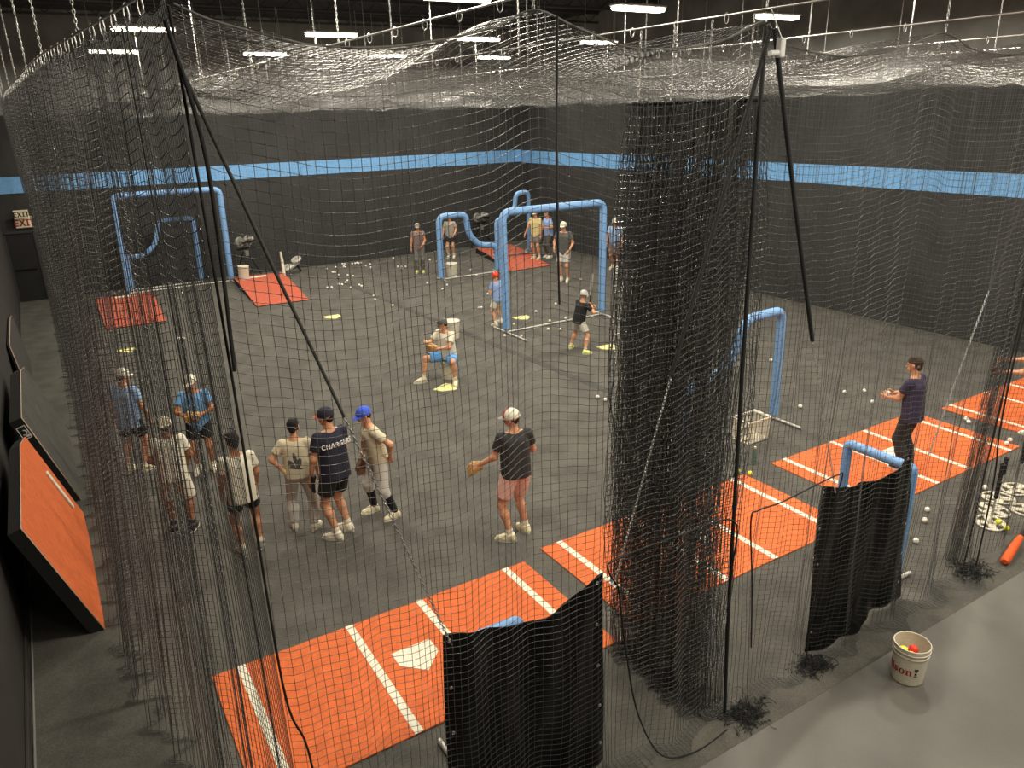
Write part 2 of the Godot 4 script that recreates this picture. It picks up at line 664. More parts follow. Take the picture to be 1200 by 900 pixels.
	B.append([sp.call(0, 0.40, 0.0), sp.call(0, hem, 0.008), 0.118 * s, 0.130 * s, true])
	blob(mb, B, cell, 0.03)
	part(mb, "shirt", M[D.shirt], o)
	# ----- legwear
	mb = MB.new()
	B = []
	var kind: String = D.get("legs", "shorts")
	B.append([hip + hpb * Vector3(-0.06, 0.0, 0.01) * s, hip + hpb * Vector3(0.06, 0.0, 0.01) * s, 0.112 * s, 0.112 * s])
	for L in [[hl, kl[0], al], [hr, kr[0], ar]]:
		var kn: Vector3 = L[1]
		if kind == "shorts":
			B.append([L[0], L[0].lerp(kn, D.get("slen", 0.72)), 0.112 * s, 0.105 * s, true])
		elif kind == "knee":
			B.append([L[0], kn, 0.11 * s, 0.085 * s])
			B.append([kn, kn.lerp(L[2], 0.28), 0.083 * s, 0.076 * s, true])
		else:
			B.append([L[0], kn, 0.108 * s, 0.078 * s])
			B.append([kn, kn.lerp(L[2], 0.45) + Vector3(0, 0, 0.008 * s), 0.080 * s, 0.082 * s])
			B.append([kn.lerp(L[2], 0.45) + Vector3(0, 0, 0.008 * s), kn.lerp(L[2], 0.93), 0.082 * s, 0.068 * s, true])
			for e in 3:
				var cp: Vector3 = kn.lerp(L[2], 0.45 + 0.2 * e)
				B.append([cp + Vector3(-0.03, 0, -0.05) * s, cp + Vector3(0.03, 0.02, -0.055) * s, 0.018 * s, 0.018 * s])
	blob(mb, B, cell, 0.03)
	part(mb, {"shorts": "shorts", "knee": "knee_pants", "pants": "trousers"}[kind], M[D.pants], o)
	# ----- socks and shoes
	for e in 2:
		var an: Vector3 = al if e == 0 else ar
		var kn: Vector3 = kl[0] if e == 0 else kr[0]
		var ft: Array = fl if e == 0 else fr
		var dirn := Basis(Vector3.UP, deg_to_rad(ft[2])) * Vector3.FORWARD
		var sh: float = D.get("sockh", 0.22)
		if sh > 0.0:
			mb = MB.new()
			if sh > 0.5:
				blob(mb, [[an, an.lerp(kn, 0.68) + Vector3(0, 0, 0.012 * s), 0.047 * s, 0.066 * s], [an.lerp(kn, 0.66) + Vector3(0, 0, 0.01 * s), kn, 0.066 * s, 0.06 * s, true]], cell * 0.7, 0.02)
			else:
				blob(mb, [[an + Vector3(0, -0.03 * s, 0), an.lerp(kn, sh), 0.045 * s, 0.047 * s, true]], cell * 0.7, 0.01)
			part(mb, "sock", M[D.get("sock", "white_cloth")], o)
		mb = MB.new()
		var y0: float = maxf(an.y - 0.085 * s, 0.0)
		var heel := Vector3(an.x, y0 + 0.045 * s, an.z) - dirn * 0.025 * s
		var toe := Vector3(an.x, y0 + 0.034 * s, an.z) + dirn * 0.165 * s
		var mid := heel.lerp(toe, 0.62)
		blob(mb, [[heel, mid, 0.045 * s, 0.05 * s], [mid, toe, 0.05 * s, 0.037 * s], [an + Vector3(0, 0.0, 0), mid + Vector3(0, 0.022 * s, 0), 0.05 * s, 0.036 * s], [heel, an + Vector3(0, 0.015 * s, 0), 0.045 * s, 0.05 * s, true]], cell * 0.62, 0.016, y0 + 0.012)
		var shoe := part(mb, "shoe", M[D.get("shoe", "white_leather")], o)
		mb = MB.new()
		var sd := dirn.cross(Vector3.UP)
		var pl := PackedVector2Array()
		for q in 14:
			var a := TAU * q / 14.0
			var c := heel.lerp(toe, 0.5) + dirn * cos(a) * 0.148 * s + sd * sin(a) * (0.052 if cos(a) > -0.2 else 0.047) * s
			pl.append(Vector2(c.x, c.z))
		mb.prism(pl, y0 + 0.001, y0 + 0.026 * s)
		part(mb, "sole", M[D.get("sole", "sole_white")], shoe)
	# ----- hair and hat
	if D.get("hair", "") != "":
		mb = MB.new()
		var hbns := []
		var full: bool = D.get("hat", "") == ""
		var hh := [[Vector3(0, 0.02, 0.045), Vector3(0, -0.03, 0.048), 0.063, 0.05], [Vector3(-0.062, 0.01, 0.025), Vector3(-0.066, -0.012, 0.02), 0.026, 0.02], [Vector3(0.062, 0.01, 0.025), Vector3(0.066, -0.012, 0.02), 0.026, 0.02]]
		if full:
			hh.append([Vector3(0, 0.055, 0.03), Vector3(0, 0.062, -0.022), 0.083, 0.076])
			for q in 6:
				var a := TAU * q / 6.0
				hh.append([Vector3(cos(a) * 0.04, 0.115, sin(a) * 0.045), Vector3(cos(a + 0.5) * 0.05, 0.118, sin(a + 0.5) * 0.05), 0.024, 0.016])
		for h in hh:
			hbns.append([hc + hb * h[0] * hs, hc + hb * h[1] * hs, h[2] * hs, h[3] * hs])
		blob(mb, hbns, 0.015 if far else 0.0095, 0.012)
		part(mb, "hair", M[D.hair], o)
	var hat: String = D.get("hat", "")
	if hat != "":
		var hy := PI if D.get("back", false) else 0.0
		var xf := Transform3D(hb * Basis(Vector3.UP, hy) * Basis(Vector3.RIGHT, -0.06) * hs, hc + hb * Vector3(0, 0.045, 0.006) * hs)
		var k: float = 1.0 if hat == "cap" else 1.13
		mb = MB.new()
		var prof := []
		for q in 9:
			var a := PI * 0.5 * q / 8.0
			prof.append(Vector2(maxf(cos(a), 0.001) * 0.0925 * k, -0.008 + sin(a) * 0.093 * k))
		prof.push_front(Vector2(0.092 * k, -0.034))
		mb.lathe(prof, 18, xf * Transform3D(Basis.from_scale(Vector3(1, 1, 1.2)), Vector3.ZERO))
		if hat == "helmet":
			blob(mb, [[xf * Vector3(-0.094, -0.02, 0.0), xf * Vector3(-0.092, -0.07, 0.01), 0.034 * hs, 0.03 * hs], [xf * Vector3(0.094, -0.02, 0.0), xf * Vector3(0.092, -0.07, 0.01), 0.034 * hs, 0.03 * hs], [xf * Vector3(-0.06, -0.03, 0.085), xf * Vector3(0.06, -0.03, 0.085), 0.03 * hs, 0.03 * hs]], 0.012, 0.012)
		var cap := part(mb, "cap" if hat == "cap" else "batting_helmet", M[D.hatm], o)
		if D.has("panel"):
			mb = MB.new()
			var pr2 := []
			for q in 9:
				var a := PI * 0.5 * q / 8.0
				pr2.append(Vector2(maxf(cos(a), 0.001) * 0.0945, -0.008 + sin(a) * 0.095))
			var s0 := mb.v.size()
			for q in 9:
				for e in 9:
					var az := -PI * 0.5 + (e - 4) * 0.22
					var d := Vector3(cos(az) * pr2[q].x, pr2[q].y, sin(az) * pr2[q].x * 1.2)
					mb.v.append(xf * d)
					mb.n.append((xf.basis * d).normalized())
			for q in 8:
				for e in 8:
					var a := s0 + q * 9 + e
					mb.ix.append_array(PackedInt32Array([a, a + 1, a + 9, a + 9, a + 1, a + 10]))
			part(mb, "front_panel", M[D.panel], cap)
		mb = MB.new()
		var bp := []
		for j in 4:
			for i in 9:
				var a := PI * i / 8.0
				var rr := 0.075 + 0.024 * j
				var z := -sin(a) * (0.078 + 0.027 * j * sin(a)) - 0.024
				bp.append(xf * Vector3(cos(a) * 0.084, -0.014 - 0.012 * cos(a) * cos(a) - 0.006 * j + rr * 0.05, z))
		mb.sheet(bp, 9, 4, 0.006 * hs)
		part(mb, "brim", M[D.get("brim", D.hatm)], cap)
	# ----- what the hands wear
	for e in 2:
		var key := "glovel" if e == 0 else "glover"
		if D.has(key):
			var gp: Vector3 = grips[e][0]
			var gb: Basis = grips[e][1]
			mb = MB.new()
			var gl := []
			for q in 4:
				var x := 0.055 - 0.036 * q
				gl.append([gp + gb * Vector3(x * 0.6, -0.06, -0.01) * s, gp + gb * Vector3(x, 0.035, -0.005) * s, 0.032 * s, 0.026 * s])
				gl.append([gp + gb * Vector3(x, 0.035, -0.005) * s, gp + gb * Vector3(x * 0.95, 0.12, 0.03) * s, 0.024 * s, 0.018 * s])
			gl.append([gp + gb * Vector3(0.04, -0.05, 0.01) * s, gp + gb * Vector3(0.105, 0.04, 0.05) * s, 0.032 * s, 0.02 * s])
			gl.append([gp + gb * Vector3(0.06, 0.06, 0.01) * s, gp + gb * Vector3(0.095, 0.05, 0.035) * s, 0.014 * s, 0.014 * s])
			gl.append([gp + gb * Vector3(-0.025, -0.09, -0.005) * s, gp + gb * Vector3(0.025, -0.09, -0.005) * s, 0.036 * s, 0.036 * s])
			blob(mb, gl, 0.012 if not far else 0.016, 0.012)
			var g := thing("baseball_glove", D[key + "_label"], "glove", o.transform * gp)
			var gg := part(mb, "leather", M[D[key]], g)
			gg.position = Vector3.ZERO
			gg.transform = Transform3D(Basis(), -(o.transform * gp)) * o.transform
	G = {"l": o.transform * grips[0][0], "r": o.transform * grips[1][0], "hip": hip, "spine": spine, "s": s}
	return o

# ---------------------------------------------------------------- equipment builders
func chain_mesh(length: float) -> MB:
	var mb := MB.new()
	var pitch := 0.027
	var cnt := int(length / pitch)
	for i in cnt:
		var ring := []
		var c := Vector3(0, pitch * (i + 0.5), 0)
		var ax := Vector3.RIGHT if i % 2 == 0 else Vector3.BACK
		for k in 8:
			var a := TAU * k / 8.0
			ring.append(c + ax * cos(a) * 0.008 + Vector3.UP * sin(a) * 0.018)
		mb.tube(ring, 0.0032, 4, false, true)
	return mb

func chain_between(a: Vector3, b: Vector3, parent: Node3D, nm := "chain") -> void:
	var o := part(chain_mesh(a.distance_to(b)), nm, M.chrome, parent)
	var y := (b - a).normalized()
	var x := y.cross(Vector3.BACK if absf(y.z) < 0.8 else Vector3.RIGHT).normalized()
	o.transform = Transform3D(Basis(x, y, x.cross(y)), a)

func cloth_seam(path: Array, r: float) -> MB:
	var mb := MB.new()
	mb.tube(path, r, 8)
	return mb

func batting_mat(i: int, x: float, z: float, label: String) -> void:
	var t := thing("batting_mat", label, "mat", Vector3(x, 0, z))
	var mb := MB.new()
	mb.box(Vector3(1.84, 0.008, 0.9), Vector3(3.68, 0.016, 1.8), 0.005)
	part(mb, "turf_sheet", M.orange_turf, t)
	for lx in [0.285, 1.425, 2.254, 3.398]:
		mb = MB.new()
		mb.box(Vector3(lx, 0.0167, 0.9), Vector3(0.085, 0.004, 1.796), 0.0015)
		part(mb, "white_line", M.white_turf, t)
	mb = MB.new()
	mb.prism(PackedVector2Array([Vector2(-0.216, 0), Vector2(0.216, 0), Vector2(0.216, 0.216), Vector2(0, 0.432), Vector2(-0.216, 0.216)]), 0.0145, 0.0195, Transform3D(Basis(), Vector3(1.844, 0, 0.683)))
	part(mb, "home_plate", M.white_turf, t)

func throw_down_plate(x: float, z: float, turn: float, label: String, sc := 1.0) -> void:
	var mb := MB.new()
	var w := 0.216 * sc
	mb.prism(PackedVector2Array([Vector2(-w, -w), Vector2(w, -w), Vector2(w, 0), Vector2(0, w), Vector2(-w, 0)]), 0.0, 0.012)
	mb.prism(PackedVector2Array([Vector2(-w * 0.93, -w * 0.93), Vector2(w * 0.93, -w * 0.93), Vector2(w * 0.93, -w * 0.03), Vector2(0, w * 0.92), Vector2(-w * 0.93, -w * 0.03)]), 0.012, 0.016)
	var o := part(mb, "throw_down_plate", M.yellow_rubber, self)
	o.position = Vector3(x, 0.0005, z)
	o.rotation.y = turn
	tag(o, label, "plate", "rubber throw-down plates")

# padded pitching screen; outline is a list of (x, y) points of the padded tube
func screen(label: String, at: Vector3, outline: Array, rad: float, feet: Array, turn := 0.0) -> Node3D:
	var t := thing("pitching_screen", label, "screen", at, turn, "blue padded pitching screens")
	var pts := []
	for p in outline:
		pts.append(Vector3(p.x, p.y, 0))
	var mb := MB.new()
	var rp := round_path(pts, rad * 2.4)
	mb.tube(rp, rad, 12)
	part(mb, "padded_frame", M.blue_pad, t)
	var x0: float = outline[0].x
	var x1: float = outline[-1].x
	mb = MB.new()
	mb.tube([Vector3(x0, 0.03, 0), Vector3(x1, 0.03, 0)], 0.024, 8)
	part(mb, "base_rail", M.galvanised, t)
	for x in [x0, x1]:
		mb = MB.new()
		mb.tube([Vector3(x, 0.03, feet[0]), Vector3(x, 0.03, feet[1])], 0.024, 8)
		part(mb, "foot", M.galvanised, t)
		mb = MB.new()
		mb.tube([Vector3(x, 0.03, 0), Vector3(x, 0.16, 0)], 0.03, 8)
		part(mb, "socket", M.galvanised, t)
	# lashed-on net inside the outline
	var poly := PackedVector2Array()
	for p in rp:
		poly.append(Vector2(p.x, p.y))
	mb = MB.new()
	var x := minf(x0, x1) + 0.1
	while x < maxf(x0, x1):
		var seg := Geometry2D.intersect_polyline_with_polygon(PackedVector2Array([Vector2(x, -0.5), Vector2(x, 4)]), poly)
		for sg in seg:
			mb.tube([Vector3(sg[0].x, sg[0].y, 0), Vector3(sg[-1].x, sg[-1].y, 0)], 0.0016, 3, false)
		x += 0.09
	var y := 0.1
	while y < 3.2:
		var seg := Geometry2D.intersect_polyline_with_polygon(PackedVector2Array([Vector2(-3, y), Vector2(6, y)]), poly)
		for sg in seg:
			mb.tube([Vector3(sg[0].x, sg[0].y, 0), Vector3(sg[-1].x, sg[-1].y, 0)], 0.0016, 3, false)
		y += 0.09
	var nt := part(mb, "netting", M.net, t)
	nt.set_meta("kind", "stuff")
	return t

func bucket(label: String, at: Vector3, h: float, r: float, turn: float, lid: bool, handle := true) -> Node3D:
	var t := thing("bucket", label, "bucket", at, turn)
	var mb := MB.new()
	var k := r / 0.15
	var prof := [Vector2(0.001, 0.004), Vector2(0.126 * k, 0.004), Vector2(0.130 * k, 0.010), Vector2(0.142 * k, h * 0.74), Vector2(0.147 * k, h * 0.745), Vector2(0.148 * k, h * 0.775), Vector2(0.143 * k, h * 0.78),
		Vector2(0.144 * k, h * 0.85), Vector2(0.151 * k, h * 0.855), Vector2(0.152 * k, h * 0.885), Vector2(0.147 * k, h * 0.89), Vector2(0.147 * k, h * 0.985), Vector2(0.151 * k, h * 0.99), Vector2(0.150 * k, h), Vector2(0.142 * k, h),
		Vector2(0.139 * k, h * 0.7), Vector2(0.125 * k, 0.014), Vector2(0.001, 0.014)]
	mb.lathe(prof, 32)
	part(mb, "pail", M.pail, t)
	if lid:
		mb = MB.new()
		mb.lathe([Vector2(0.156 * k, h * 0.94), Vector2(0.158 * k, h * 1.0), Vector2(0.15 * k, h * 1.035), Vector2(0.13 * k, h * 1.035), Vector2(0.125 * k, h * 1.02), Vector2(0.001, h * 1.02)], 28)
		part(mb, "lid", M.pail, t)
	if handle:
		mb = MB.new()
		var arc := []
		for q in 17:
			var a := PI * q / 16.0
			arc.append(Vector3(cos(a) * 0.152 * k, h * 0.81 - sin(a) * 0.115, sin(a) * 0.05 + 0.142 * k * sin(a)))
		mb.tube(arc, 0.0025, 6)
		part(mb, "wire_handle", M.galvanised, t)
	return t

func leaning_mound(label: String, z0: float, z1: float, foot_x: float, top_x: float, top_y: float, thick: float, face: Material, with_rubber: bool) -> Node3D:
	var t := thing("portable_pitching_mound", label, "pitching mound", Vector3(foot_x, 0, z0))
	var dn := Vector3(top_x - foot_x, top_y, 0)
	var w := dn.length()
	var e := dn.normalized()
	var nrm := Vector3(-e.y, e.x, 0)                 # away from the wall when negated
	if nrm.x < 0: nrm = -nrm
	var L := z0 - z1
	var P := func(u, zz, d): return e * u + Vector3(0, 0, -zz) + nrm * d
	# wedge body: slopes off over the far half, with two bevelled corners
	var mb := MB.new()
	var out := [Vector2(0, 0), Vector2(w, 0), Vector2(w, L * 0.82), Vector2(w * 0.93, L), Vector2(0.05, L), Vector2(0, L * 0.78)]
	for i in out.size():
		var a: Vector2 = out[i]
		var b: Vector2 = out[(i + 1) % out.size()]
		mb.quad(P.call(a.x, a.y, -0.012), P.call(b.x, b.y, -0.012), P.call(b.x, b.y, -thick), P.call(a.x, a.y, -thick))
	for i in range(1, out.size() - 1):
		mb.tri(P.call(out[0].x, out[0].y, -thick), P.call(out[i].x, out[i].y, -thick), P.call(out[i + 1].x, out[i + 1].y, -thick))
	part(mb, "body", M.black_board, t)
	mb = MB.new()
	for i in range(1, out.size() - 1):
		mb.tri(P.call(out[0].x, out[0].y, 0.0), P.call(out[i + 1].x, out[i + 1].y, 0.0), P.call(out[i].x, out[i].y, 0.0))
	for i in out.size():
		var a: Vector2 = out[i]
		var b: Vector2 = out[(i + 1) % out.size()]
		mb.quad(P.call(a.x, a.y, 0.0), P.call(b.x, b.y, 0.0), P.call(b.x, b.y, -0.012), P.call(a.x, a.y, -0.012))
	part(mb, "turf_face", face, t)
	mb = MB.new()
	var rim := []
	for p in out: rim.append(P.call(p.x, p.y, -0.008))
	mb.tube(rim, 0.007, 5, false, true)
	part(mb, "edge_trim", M.trim_pale, t)
	if with_rubber:
		mb = MB.new()
		var c: Vector3 = P.call(w * 0.44, L * 0.87, 0.012)
		mb.box(c, Vector3(0.61, 0.026, 0.10), 0.006, Basis(e, nrm, e.cross(nrm)))
		part(mb, "pitching_rubber", M.white_turf, t)
	return t

func floor_mound(label: String, pts: Array, hgt: float, rub: Array) -> void:
	# pts: far-left, far-right, near-right, near-left; raised at the far end, feathering to the near end
	var c := Vector3((pts[0].x + pts[2].x) * 0.5, 0, (pts[0].y + pts[2].y) * 0.5)
	var t := thing("turf_pitching_mound", label, "pitching mound", c)
	var q := []
	for p in pts: q.append(Vector3(p.x, 0, p.y) - c)
	var fl: Vector3 = q[0]; var fr: Vector3 = q[1]; var nr: Vector3 = q[2]; var nl: Vector3 = q[3]
	var up := Vector3.UP
	var ml := fl.lerp(nl, 0.35)
	var mr := fr.lerp(nr, 0.35)
	var mb := MB.new()
	mb.quad(fl + up * (hgt - 0.02), fr + up * (hgt - 0.02), fr, fl)
	mb.quad(nl + up * 0.02, nl, nr, nr + up * 0.02)
	for sd in [[fl, ml, nl], [fr, mr, nr]]:
		mb.quad(sd[0] + up * (hgt - 0.02), sd[1] + up * (hgt - 0.02), sd[1], sd[0])
		mb.quad(sd[1] + up * (hgt - 0.02), sd[2] + up * 0.02, sd[2], sd[1])
	part(mb, "body", M.black_board, t)
	mb = MB.new()
	for d in [0.0, -0.02]:
		mb.quad(ml + up * (hgt + d), mr + up * (hgt + d), fr + up * (hgt + d), fl + up * (hgt + d))
		mb.quad(nl + up * (0.03 + d * 0.5), nr + up * (0.03 + d * 0.5), mr + up * (hgt + d), ml + up * (hgt + d))
	for sd in [[fl, ml, nl], [fr, mr, nr]]:
		mb.quad(sd[0] + up * hgt, sd[1] + up * hgt, sd[1] + up * (hgt - 0.02), sd[0] + up * (hgt - 0.02))
		mb.quad(sd[1] + up * hgt, sd[2] + up * 0.03, sd[2] + up * 0.02, sd[1] + up * (hgt - 0.02))
	mb.quad(nl + up * 0.03, nl + up * 0.02, nr + up * 0.02, nr + up * 0.03)
	part(mb, "turf_top", M.red_turf, t)
	mb = MB.new()
	mb.box(fl.lerp(fr, rub[0]) .lerp(nl.lerp(nr, rub[0]), rub[1]) + up * (hgt + 0.012), Vector3(0.61, 0.024, 0.15), 0.006)
	part(mb, "pitching_rubber", M.white_turf, t)

func batting_tee(at: Vector3, turn: float, h: float, label: String) -> void:
	var t := thing("batting_tee", label, "batting tee", at, turn, "batting tees behind the net")
	var mb := MB.new()
	var ring := []
	for k in 20:
		var a := TAU * k / 20.0
		ring.append(Vector3(cos(a) * 0.20, 0.016, sin(a) * 0.17))
	mb.tube(ring, 0.016, 6, false, true)
	mb.box(Vector3(0, 0.014, 0), Vector3(0.38, 0.022, 0.09), 0.006)
	mb.box(Vector3(0, 0.014, 0), Vector3(0.09, 0.022, 0.32), 0.006)
	part(mb, "base", M.pail, t)
	mb = MB.new()
	mb.tube([Vector3(0, 0.02, 0), Vector3(0, h * 0.72, 0)], 0.012, 8)
	part(mb, "pole", M.galvanised, t)
	mb = MB.new()
	mb.lathe([Vector2(0.016, h * 0.6), Vector2(0.027, h * 0.62), Vector2(0.027, h * 0.94), Vector2(0.034, h), Vector2(0.02, h), Vector2(0.018, h * 0.96)], 12)
	part(mb, "rubber_cone", M.black_rubber, t)

func ball_machine(at: Vector3, turn: float, label: String) -> void:
	var t := thing("pitching_machine", label, "machine", at, turn, "tripod pitching machines")
	var hub := Vector3(0, 1.0, 0)
	for k in 3:
		var a := TAU * k / 3.0 + 0.4
		var mb := MB.new()
		mb.tube([hub + Vector3(cos(a) * 0.06, -0.05, sin(a) * 0.06), Vector3(cos(a) * 0.5, 0.02, sin(a) * 0.5)], 0.018, 8)
		part(mb, "leg", M.black_metal, t)
	for q in [-1.0, 1.0]:
		var mb := MB.new()
		mb.lathe([Vector2(0.03, -0.04), Vector2(0.17, -0.045), Vector2(0.19, -0.02), Vector2(0.19, 0.02), Vector2(0.17, 0.045), Vector2(0.03, 0.04)], 24, Transform3D(Basis(Vector3.RIGHT, PI * 0.5), hub + Vector3(0.2 * q, 0.28, 0)))
		part(mb, "wheel", M.wheel_grey, t)
		mb = MB.new()
		mb.box(hub + Vector3(0.2 * q, 0.28, 0.12), Vector3(0.13, 0.13, 0.16), 0.02)
		part(mb, "motor", M.wheel_grey, t)
	var mb := MB.new()
	mb.box(hub + Vector3(0, 0.05, 0), Vector3(0.62, 0.06, 0.08), 0.01)
	mb.box(hub + Vector3(0, 0.28, 0.21), Vector3(0.6, 0.05, 0.05), 0.01)
	part(mb, "yoke", M.black_metal, t)
	mb = MB.new()
	mb.tube([hub + Vector3(0, 0.34, 0.1), hub + Vector3(0, 0.42, 0.42)], 0.05, 10)
	part(mb, "ball_chute", M.galvanised, t)
	mb = MB.new()
	mb.box(hub + Vector3(0, -0.12, 0.06), Vector3(0.16, 0.2, 0.1), 0.015)
	part(mb, "control_box", M.wheel_grey, t)

func text_on(parent: Node3D, txt: String, hgt: float, xf: Transform3D, m: Material, nm: String, bend := 0.0, serif := false, depth := 0.003) -> void:
	var tm := TextMesh.new()
	var f := SystemFont.new()
	f.font_names = PackedStringArray(["Droid Serif" if serif else "Droid Sans"])
	f.font_weight = 700
	f.font_italic = serif
	tm.font = f
	tm.text = txt
	tm.font_size = 64
	tm.pixel_size = hgt / 46.0
	tm.depth = depth
	tm.curve_step = 1.0
	var arr := tm.get_mesh_arrays()
	var v: PackedVector3Array = arr[Mesh.ARRAY_VERTEX]
	var n: PackedVector3Array = arr[Mesh.ARRAY_NORMAL]
	var mb := MB.new()
	for i in v.size():
		var p := v[i]
		var q := n[i]
		if bend > 0.0:
			var a := p.x / bend
			p = Vector3(sin(a) * (bend + p.z), p.y, cos(a) * (bend + p.z) - bend)
			q = Basis(Vector3.UP, a) * q
		mb.v.append(xf * p)
		mb.n.append((xf.basis * q).normalized())
	mb.ix = arr[Mesh.ARRAY_INDEX]
	part(mb, nm, m, parent)

# ---------------------------------------------------------------- the hall
const LAMP_ENERGY := 16.0
const ROOF_Y := 5.72

func lamp(x: float, z: float, label: String) -> void:
	var t := thing("ceiling_lamp", label, "lamp", Vector3(x, 7.0, z), 0.0, "strip lamps in rows under the ceiling")
	var mb := MB.new()
	mb.box(Vector3(0, 0.085, 0), Vector3(1.26, 0.05, 0.26), 0.015)
	part(mb, "housing", M.lamp_white, t)
	mb = MB.new()
	mb.box(Vector3(0, 0.025, 0), Vector3(1.22, 0.07, 0.22), 0.03)
	part(mb, "diffuser", M.lamp_glow, t)
	for q in [-0.5, 0.5]:
		mb = MB.new()
		mb.tube([Vector3(q, 0.09, 0), Vector3(q, 1.28, 0)], 0.006, 6)
		part(mb, "hanger", M.chrome, t)
	var l := AreaLight3D.new()
	l.area_size = Vector2(1.2, 0.2)
	l.light_energy = LAMP_ENERGY
	l.light_color = Color(1.0, 0.96, 0.885)
	l.area_range = 60.0
	l.shadow_enabled = true
	l.rotation.x = -PI * 0.5
	l.position = Vector3(0, -0.012, 0)
	t.add_child(l)
	l.name = "glow"

func top1(x: float) -> float:
	return curve_x([Vector2(0.64, 5.68), Vector2(0.79, 5.62), Vector2(0.94, 5.58), Vector2(1.26, 5.52), Vector2(1.62, 5.52), Vector2(2.0, 5.57), Vector2(2.26, 5.63), Vector2(2.51, 5.72), Vector2(2.76, 5.65), Vector2(3.16, 5.55), Vector2(3.6, 5.55), Vector2(3.97, 5.61), Vector2(4.32, 5.73)], x)

func top2(x: float) -> float:
	return curve_x([Vector2(4.34, 5.72), Vector2(4.49, 5.6), Vector2(4.9, 5.54), Vector2(5.38, 5.53), Vector2(5.89, 5.6), Vector2(6.4, 5.71), Vector2(6.83, 5.6), Vector2(7.5, 5.57), Vector2(8.1, 5.6), Vector2(8.6, 5.72)], x)

func left_top_x(z: float) -> float:
	return curve_x([Vector2(-28, -0.2), Vector2(-20, -0.13), Vector2(-17, -0.08), Vector2(-11.8, 0.11), Vector2(-9.5, 0.2), Vector2(-7.7, 0.29), Vector2(-5.8, 0.45), Vector2(-5.1, 0.52), Vector2(-4.1, 0.60), Vector2(-3.8, 0.64)], z)

func left_bottom_x(z: float) -> float:
	return curve_x([Vector2(-28, 0.0), Vector2(-20, 0.02), Vector2(-8, 0.02), Vector2(-6.9, 0.03), Vector2(-6.2, 0.16), Vector2(-5.2, 0.36), Vector2(-3.8, 0.68)], z)

func _ready() -> void:
	# ----- camera: phone on the mezzanine, 5.2 m up
	var cam := Camera3D.new()
	add_child(cam)
	cam.name = "camera"
	cam.fov = 53.64
	cam.near = 0.05
	cam.far = 120.0
	cam.transform = Transform3D(Basis(Vector3(0.8503, -0.0246, 0.5257), Vector3(0.1963, 0.9416, -0.2734), Vector3(-0.4883, 0.3357, 0.8055)).orthonormalized(), Vector3(0, 5.196, 0))
	cam.current = true
	var we := WorldEnvironment.new()
	var env := Environment.new()
	env.background_mode = Environment.BG_COLOR
	env.background_color = Color(0.01, 0.01, 0.012)
	env.tonemap_mode = Environment.TONE_MAPPER_LINEAR
	env.tonemap_exposure = 1.6
	env.sdfgi_enabled = true
	env.ssao_enabled = true
	env.ssil_enabled = true
	we.environment = env
	add_child(we)
	we.name = "world_environment"
	make_materials()
	# ----- lamps: four columns over the lanes, rows 6 m apart
	var rows := [-24.7, -18.8, -12.5, -6.4, -0.3]
	var cols := [2.65, 6.7, 10.65, 14.6]
	var rw := ["above the back wall mounds", "second row from the back wall", "above the tall square screen", "above the people in caps", "above the concrete floor"]
	var cw := ["lane beside the aisle", "lane of the seated man", "lane of the square screen", "lane beside the right-hand wall"]
	for i in rows.size():
		for j in cols.size():
			lamp(cols[j], rows[i], "strip lamp %s, %s" % [rw[i], cw[j]])
	build_room()
	build_fixtures()
	build_nets()
	build_curtains()
	build_gear()
	build_balls()
	build_people()

